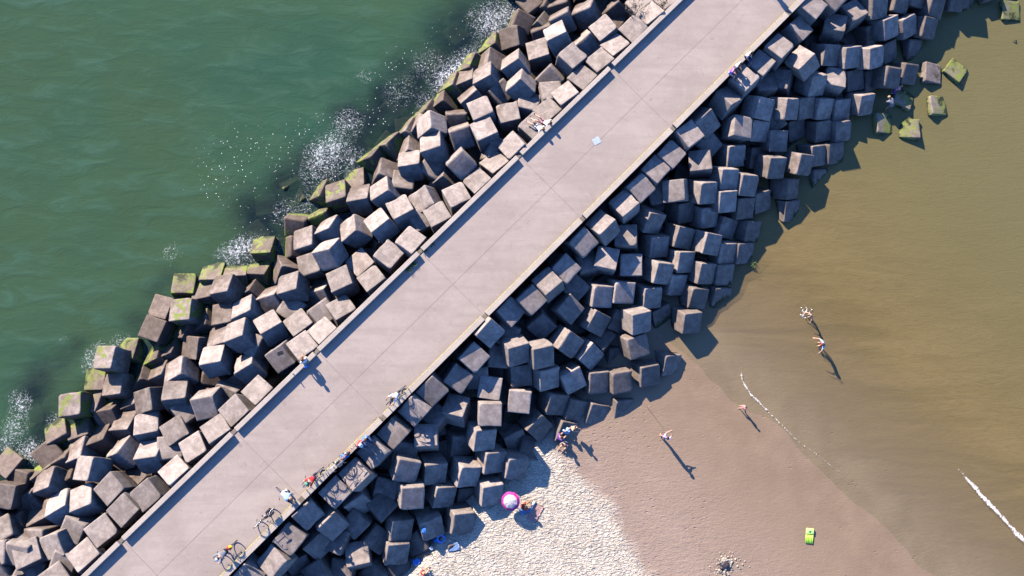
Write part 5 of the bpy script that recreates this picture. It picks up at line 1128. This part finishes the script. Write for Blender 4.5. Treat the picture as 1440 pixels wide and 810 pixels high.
# seaward side
person('person in pale shirt sitting on the seaward parapet above blue bag', PU(PL + .12, -6.320, .27), R(45), 'ledge', 'white', 'grey', hair='brown', skin=SKIN_T)
bm = bmesh.new(); box(bm, (0, 0, .13), (.30, .20, .26), None, .06); bp = obj('rucksack', bm, CL_['blue'], None, True); q = (-9.055, -0.185, 0.100); bp.location = (q[0], q[1], 0); bp.rotation_euler = (0, 0, R(30)); tag(bp, 'small blue rucksack standing on the pier under the seated person', 'rucksack')
bm = bmesh.new(); tube(bm, [(-.08, -.05, .17), (0, -.09, .26), (.08, -.05, .17)], .012, 6); obj('strap', bm, CL_['navy'], bp, True)
bm = bmesh.new(); tube(bm, [(0, 0, .0), (0, 0, .20)], [.035, .03], 10); tube(bm, [(0, 0, .20), (0, 0, .25)], [.018, .016], 10)
bo = obj('bottle', bm, plain('blue_plastic', (.05, .18, .45), .3, .5), None, True); bo.location = PU(PL + .12, -7.400, .27); tag(bo, 'small dark bottle standing on the seaward parapet', 'bottle')
st_ = empty('folding_stool', (-10.646, 0.621, -0.100), R(20), 'small black folding stool standing on a cube behind the parapet', 'stool')
bm = bmesh.new(); box(bm, (0, 0, .40), (.34, .24, .03), None, .01); obj('seat', bm, CL_['black'], st_)
for sx in (-.14, .14):
    bm = bmesh.new(); tube(bm, [(sx, -.13, .0), (sx, .12, .40)], .012, 6); obj('leg', bm, BLACKP, st_)
    bm = bmesh.new(); tube(bm, [(sx, .13, .0), (sx, -.12, .40)], .012, 6); obj('leg', bm, BLACKP, st_)
person('sunbather in white shirt reclining on a cube, lower of the pair', Vector((5.660, 15.558, -0.220)), R(48), 'recline', 'white', 'white', hair='brown', group='sunbathing pair')
person('sunbather in pink shorts reclining on a cube, upper of the pair', Vector((6.093, 15.909, -0.220)), R(62), 'recline', 'white', 'pink', hair='dark', group='sunbathing pair')

# ------------------------------------------------------------------ beach
def on_sand(q, dz=0.0): return Vector((q[0], q[1], sand_z(q[0], q[1]) + dz))
person('person in lilac shirt on wet sand holding both arms out ahead', on_sand((14.453, -5.088, -3.300)), R(-30), 'reach', 'lilac', 'purple', hair='dark')
person('small child in pink walking on wet sand by the froth line', on_sand((20.255, -3.160, -3.500)), R(100), 'walk', 'pink', 'pink', hair='dark', scale=.62)
person('adult in bright blue shirt and red shorts wading in brown water', on_sand((26.149, 1.213, -3.700)), R(100), 'wade', 'lightblue', 'red', hair='dark')
person('bare backed child splashing ahead of the adult in blue', on_sand((25.501, 3.253, -3.700)), R(115), 'wade', 'white', 'grey', hair='dark', scale=.72, bare=True)
person('child in pink with a purple net stooping among sunken blocks', V(*(32.623, 19.956, -3.750)), R(-60), 'stoop', 'pink', 'purple', hair='fair', scale=.75)
person('adult in dark grey climbing over half sunken blocks', V(*(32.186, 18.667, -3.700)), R(35), 'stoop', 'grey', 'grey', hair='fair', skin=SKIN_T)
q = V(*(32.901, 19.833, -3.400)); nt_ = empty('hand_net', q, R(10), 'purple hand net held out over the water by the stooping child', 'net')
bm = bmesh.new(); torus(bm, (0, 0, 0), (0, 0, 1), .16, .012, 20, 6); obj('hoop', bm, CL_['purple'], nt_, True)
bm = bmesh.new(); ellips(bm, (0, 0, -.08), (.15, .15, .10)); obj('bag', bm, plain('violet_mesh', (.40, .14, .75), .7), nt_, True)
bm = bmesh.new(); tube(bm, [(-.16, 0, 0), (-.62, .05, .12)], .012, 6); obj('handle', bm, STEEL, nt_)
# splashes round the waders
bm = bmesh.new(); rs_ = random.Random(3)
c0 = (25.307, 3.553, -3.600)
for k in range(34):
    a = rs_.uniform(0, 6.28); r_ = rs_.uniform(.05, .6) ** 1.2; ellips(bm, (c0[0] + r_ * math.cos(a), c0[1] + r_ * math.sin(a), WATER + rs_.uniform(0, .22) * (1 - r_)), (rs_.uniform(.01, .045),) * 3, None, 6, 4)
for k in range(2):
    a = rs_.uniform(0, 6.28); tube(bm, [(c0[0] + math.cos(a + t_ * .25) * (.25 + .12 * k), c0[1] + math.sin(a + t_ * .25) * (.25 + .12 * k), WATER + .012) for t_ in range(5)], [.004, .018, .022, .018, .004], 5)
tag(obj('splash', bm, CL_['white'], None, True), 'white splash of drops thrown up by the running child', 'splash', kind='stuff')

# parasol, its owner and things around
def stripes_mat(name, a, b, scale, checker=True):
    t = NT(name); tc = t.n('ShaderNodeTexCoord').outputs['Object']; ck = t.n('ShaderNodeTexChecker'); ck.inputs['Scale'].default_value = scale
    ck.inputs[1].default_value = tuple(a) + (1,); ck.inputs[2].default_value = tuple(b) + (1,); t.l(tc, ck.inputs[0]); return t.done(t.bsdf(ck.outputs[0], .9, None, .1))
tl = V(-.28, .05, 1.0).normalized()
up_ = Vector((3.831, -9.071, -1.750)) - Matrix.Rotation(R(20), 3, 'Z') @ (tl * 1.15); up_ = on_sand(up_)
pr = empty('parasol', up_, R(20), 'white and pink beach parasol standing in sand against the blocks', 'parasol'); 
Mq = V(0, 0, 1).rotation_difference(tl).to_matrix().to_4x4()
bm = bmesh.new(); tube(bm, [V(0, 0, -.2), tl * 1.20], .014, 8); obj('pole', bm, STEEL, pr)
def canopy(r0, r1, m, name, n=8):
    bm = bmesh.new(); rings = []
    for i in range(5):
        f = i / 4; r = r0 + (r1 - r0) * f; z = 1.18 - .26 * (r / .62) ** 1.8
        rings.append([bm.verts.new((Mq @ V(r * (1 if k % 3 == 0 else .972) * math.cos(2 * math.pi * k / 24), r * (1 if k % 3 == 0 else .972) * math.sin(2 * math.pi * k / 24), z - (0 if k % 3 == 0 else .014 * f)))) for k in range(24)])
    for a, b in zip(rings, rings[1:]):
        for k in range(24): bm.faces.new((a[k], a[(k + 1) % 24], b[(k + 1) % 24], b[k]))
    bmesh.ops.solidify(bm, geom=bm.faces[:], thickness=.004); return obj(name, bm, m, pr)
canopy(.02, .468, plain('white_nylon', (.82, .80, .86), .6), 'canopy'); canopy(.470, .63, plain('magenta_nylon', (.80, .05, .45), .6), 'border')
for k in range(8):
    a = 2 * math.pi * k / 8; bm = bmesh.new(); tube(bm, [Mq @ V(0, 0, .85), Mq @ V(.38 * math.cos(a), .38 * math.sin(a), 1.04)], .004, 4); obj('rib', bm, STEEL, pr)
person('woman in red top sitting on the sand under the parasol', on_sand((4.729, -9.574, -2.900)), R(-70), 'ground', 'red', 'black', hair='dark', skin=SKIN_T)
def towel(name, label, q, sx, sy, rz, m, dz=.02):
    bm = bmesh.new(); nx, ny = 10, 14; g = [[bm.verts.new(((i / nx - .5) * sx, (j_ / ny - .5) * sy, .012 + .02 * noise.noise(Vector((i * .5, j_ * .4, sx * 9))))) for i in range(nx + 1)] for j_ in range(ny + 1)]
    for j_ in range(ny):
        for i in range(nx): bm.faces.new((g[j_][i], g[j_][i + 1], g[j_ + 1][i + 1], g[j_ + 1][i]))
    bmesh.ops.solidify(bm, geom=bm.faces[:], thickness=.008)
    o = obj(name, bm, m, None, True); o.location = on_sand(q, dz); o.rotation_euler = (0, 0, rz); tag(o, label, 'towel'); return o
towel('beach_towel', 'pink and red checked towel spread on sand beside the parasol', (5.534, -9.997, -2.850), .85, 1.25, R(-25), stripes_mat('checked_towel', (.75, .33, .30), (.72, .62, .55), 11))
towel('beach_towel', 'small blue towel lying between the woman and the checked towel', (4.914, -9.846, -2.850), .45, .75, R(-75), CL_['lightblue'], .05)
bm = bmesh.new(); tube(bm, [(-.28, 0, .09), (.28, 0, .09)], .085, 12); o = obj('rolled_mat', bm, CL_['white'], None, True); o.location = on_sand((5.441, -9.485, -2.850), .0); o.rotation_euler = (0, 0, R(60)); tag(o, 'white rolled mat lying on sand by the checked towel', 'mat')
bm = bmesh.new(); torus(bm, (0, 0, .02), (0, 0, 1), .09, .015, 18, 6); o = obj('ring', bm, plain('grey_plastic', (.3, .35, .38), .5), None, True); o.location = on_sand((3.106, -9.996, -2.850), .005); tag(o, 'small grey ring lying in the shade left of the parasol', 'ring')
# green air bed
ab = on_sand((24.772, -12.048, -3.300)); bed = empty('air_bed', ab, R(-6), 'bright lime green inflatable air bed lying on wet sand', 'air bed')
LIME = plain('lime_vinyl', (.36, .72, .06), .35, .5); LIME2 = plain('pale_lime_vinyl', (.52, .82, .22), .35, .5)
bm = bmesh.new()
for k in range(5): tube(bm, [(-.22 + .11 * k, -.50, .06), (-.22 + .11 * k, .12, .06)], [.05, .05], 10)
obj('mattress', bm, LIME, bed, True)
bm = bmesh.new(); box(bm, (0, .33, .08), (.56, .40, .13), None, .05); obj('pillow', bm, LIME2, bed, True)
bm = bmesh.new(); box(bm, (-.03, .34, .152), (.20, .05, .008)); box(bm, (.0, .30, .152), (.06, .16, .008)); box(bm, (-.06, .26, .152), (.16, .04, .008)); obj('printed_mark', bm, CL_['green'], bed)
# group in the shade
person('sitter in light blue top in the shade at the foot of blocks', on_sand((7.675, -4.790, -3.000)), R(-20), 'ground', 'lightblue', 'navy', hat='lightblue', group='three people in the shade of the blocks')
person('sitter in dark purple dress in the shade at the foot of blocks', on_sand((7.185, -5.117, -3.000)), R(-60), 'ground', 'purple', 'purple', hair='dark', group='three people in the shade of the blocks')
person('sitter in grey top with bare arms in the shade below blocks', on_sand((7.718, -5.361, -3.000)), R(150), 'ground', 'grey', 'white', hair='brown', group='three people in the shade of the blocks')
person('bare shouldered person sitting on a low block in the shade', Vector((8.039, -4.370, -2.500)), R(-110), 'ground', 'white', 'navy', hair='brown', bare=True, scale=.8)
# belongings at the lower edge
def bag(label, q, s, m, rz=0, z=None, name='beach_bag'):
    rt = empty(name, on_sand(q) if z is None else Vector((q[0], q[1], z)), rz, label, 'bag')
    bm = bmesh.new(); box(bm, (0, 0, s[2] / 2), s, None, min(s) * .22); obj('body', bm, m, rt, True)
    for sy in (-1, 1):
        bm = bmesh.new(); tube(bm, [(-s[0] * .25, sy * s[1] * .4, s[2] * .9), (-s[0] * .2, sy * s[1] * .5, s[2] + .1), (s[0] * .2, sy * s[1] * .5, s[2] + .1), (s[0] * .25, sy * s[1] * .4, s[2] * .9)], .010, 6); obj('handle', bm, m, rt, True)
    return rt
bag('navy beach bag lying on a tilted cube near the sand', (-1.743, -10.738, -1.860), (.36, .24, .24), CL_['blue'], R(70), -1.86)
bag('pale blue cool bag in the shade between cubes', (-1.902, -12.095, -2.700), (.42, .26, .26), CL_['lightblue'], R(5))
bag('grey white bag beside the pale blue cool bag', (-1.300, -12.110, -2.700), (.22, .2, .26), CL_['white'], R(60))
bag('dark blue holdall lying in the shade above the child in red', (-2.219, -12.946, -2.700), (.5, .34, .28), CL_['blue'], R(10))
o = bmesh.new(); torus(o, (0, 0, .09), (0, 0, 1), .24, .085, 24, 10); o = obj('swim_ring', o, plain('bright_blue_vinyl', (.08, .30, .85), .35, .5), None, True); o.location = on_sand((-0.653, -11.534, -2.700), .0); tag(o, 'bright blue inflatable swim ring lying against a cube', 'swim ring')
o = bmesh.new(); ellips(o, (0, 0, .11), (.2, .16, .12)); o = obj('cushion', o, CL_['blue'], None, True); o.location = on_sand((-0.978, -11.663, -2.700), .0); tag(o, 'blue cushion lying next to the inflatable swim ring', 'cushion')
towel('beach_towel', 'bright blue towel draped over the edge of a half buried cube', (0.188, -12.034, -2.620), .75, .5, R(12), CL_['lightblue'], -2.62 - sand_z(0.188, -12.034) + .02)
person('child in red top with fair hair at the lower edge', on_sand((-1.891, -13.585, -2.700)), R(-60), 'ground', 'red', 'red', hair='fair', scale=.8)
sk = empty('scooter', on_sand((-1.575, -12.510, -2.700)), R(-82), 'black child scooter lying in the shade beside the bags', 'scooter')
bm = bmesh.new(); box(bm, (0, 0, .10), (.10, .5, .03), None, .01); obj('deck', bm, BLACKP, sk); 
for yy in (-.32, .34): bm = bmesh.new(); torus(bm, (0, yy, .09), (1, 0, 0), .07, .02, 18, 8); obj('wheel', bm, RUB, sk, True)
bm = bmesh.new(); tube(bm, [(0, .34, .09), (0, .30, .62)], .014); tube(bm, [(-.18, .30, .62), (.18, .30, .62)], .012); obj('handlebar', bm, STEEL, sk)
# fishing rod / stick at the toe of the blocks
rd = empty('stick', on_sand((13.498, -3.089, -3.300)), 0, 'thin pale stick standing in wet sand below the last blocks', 'stick')
bm = bmesh.new(); tube(bm, [(0, 0, -.1), (-.08, .10, .95)], [.016, .008], 6); obj('shaft', bm, plain('pale_cane', (.5, .42, .3), .7), rd, True)
# dug hole in the sand: low rim of spoil and scattered lumps
hs_ = on_sand((18.636, -13.818, -3.000)); rs_ = random.Random(5); bm = bmesh.new()
for k in range(120):
    a = rs_.uniform(0, 6.28); r_ = abs(rs_.gauss(.55, .32)); s_ = rs_.uniform(.02, .085) * (1.5 if r_ < .5 else 1)
    x_, y_ = hs_.x + r_ * math.cos(a) * 1.2, hs_.y + r_ * math.sin(a); ellips(bm, (x_, y_, sand_z(x_, y_) + s_ * .2), (s_ * rs_.uniform(.8, 1.5), s_, s_ * .6), Matrix.Rotation(rs_.uniform(0, 3), 4, 'Z'), 7, 5)
tag(obj('sand_spoil', bm, SAND, None, True), 'scattered lumps of dug sand around a dark hole', 'sand', kind='stuff')
bm = bmesh.new(); ellips(bm, (0, 0, 0), (.36, .26, .16)); ellips(bm, (-.22, -.16, 0), (.2, .12, .12)); hp = obj('dark_heap', bm, plain('near_black', (.035, .028, .035), .5), None, True)  # near-black mound that makes the middle of the hole dark
for v in hp.data.vertices: v.co += v.co.normalized() * noise.noise(v.co * 9) * .09
hp.location = hs_ + V(0, 0, .02); tag(hp, 'dark heap lying in the dug hollow', 'seaweed')

# ------------------------------------------------------------------ weeds in the joints, post outside the frame
WEED = plain('weed_green', (.10, .15, .05), .8); STRAW = plain('dry_stalks', (.30, .24, .17), .9)
def weed(label, q, n, rad, hgt, m, seed, cat='weeds'):
    rs = random.Random(seed); bm = bmesh.new()
    for k in range(n):
        a = rs.uniform(0, 6.28); r0 = rs.uniform(0, rad) ; x0, y0 = r0 * math.cos(a), r0 * math.sin(a); L = rs.uniform(.4, 1) * hgt; b = rs.uniform(0, 6.28)
        w = rs.uniform(.006, .016); p0 = V(x0, y0, 0); d = V(math.cos(b) * L * .6, math.sin(b) * L * .6, L); s_ = V(-math.sin(b), math.cos(b), 0) * w
        m0 = p0 + d * .55 + V(0, 0, L * .12); e = p0 + d
        v = [bm.verts.new(x) for x in (p0 - s_, p0 + s_, m0 + s_ * 1.6, m0 - s_ * 1.6, e)]
        bm.faces.new(v[:4]); bm.faces.new((v[3], v[2], v[4]))
        if k % 2 == 0:
            for t_ in (.4, .7):
                c = p0 + d * t_; ss = rs.uniform(.02, .045); bm.faces.new([bm.verts.new(c + V(rs.uniform(-1, 1), rs.uniform(-1, 1), rs.uniform(-.3, .5)) * ss) for _ in range(3)])
    o = obj('weeds', bm, m); o.location = q; tag(o, label, cat, kind='stuff'); return o
for i, (lb, q) in enumerate((('straggling weeds along the seaward parapet near the joint', (-2.488, 6.338, 0.000)), ('low weeds in the shadow of the seaward parapet', (-2.757, 6.013, 0.000)), ('tuft of green weed growing in the parapet joint', (-1.768, 7.314, 0.000)), ('small tuft of weed in the shade above the parapet joint', (-1.359, 7.642, 0.000)))):
    weed(lb, q, 90, .22, .22, WEED, 20 + i)
weed('dry brown weeds growing over the flat blocks at the top', (12.431, 24.188, -0.150), 260, .8, .22, STRAW, 31)
weed('dry brown weeds between the flat blocks and the parapet', (14.477, 24.517, -0.150), 160, .55, .2, STRAW, 32)
weed('green weed floating at the foot of the shaded blocks', (21.418, 6.915, -3.550), 60, .3, .25, WEED, 33)
weed('small weed tuft in the kerb joint nearest the parked bicycles', (-4.526, -3.537, 0.000), 60, .2, .18, STRAW, 34)

# a steel beacon post on the pier just beyond the upper edge: its shadow falls across the deck
P_ = Vector((23.339, 24.040, 0.000)); bs = P_ - V(-sv.x, -sv.y, 0).normalized() * (2.1 / math.tan(R(SUN_EL)))
post = empty('beacon_post', (bs.x, bs.y, 0), 0, 'stout grey steel beacon post standing on the pier beyond the upper edge', 'post')
bm = bmesh.new(); tube(bm, [(0, 0, 0), (0, 0, 1.75)], .17, 18); obj('post_shaft', bm, plain('grey_paint', (.4, .42, .43), .5), post, True)
bm = bmesh.new(); tube(bm, [(0, 0, 1.75), (0, 0, 2.0), (0, 0, 2.1)], [.2, .2, .1], 18); obj('cap', bm, plain('red_paint', (.5, .05, .04), .5), post, True)
bm = bmesh.new(); tube(bm, [(0, 0, 0), (0, 0, .03)], .3, 18); obj('foot_plate', bm, plain('grey_paint', (.4, .42, .43), .5), post, True)
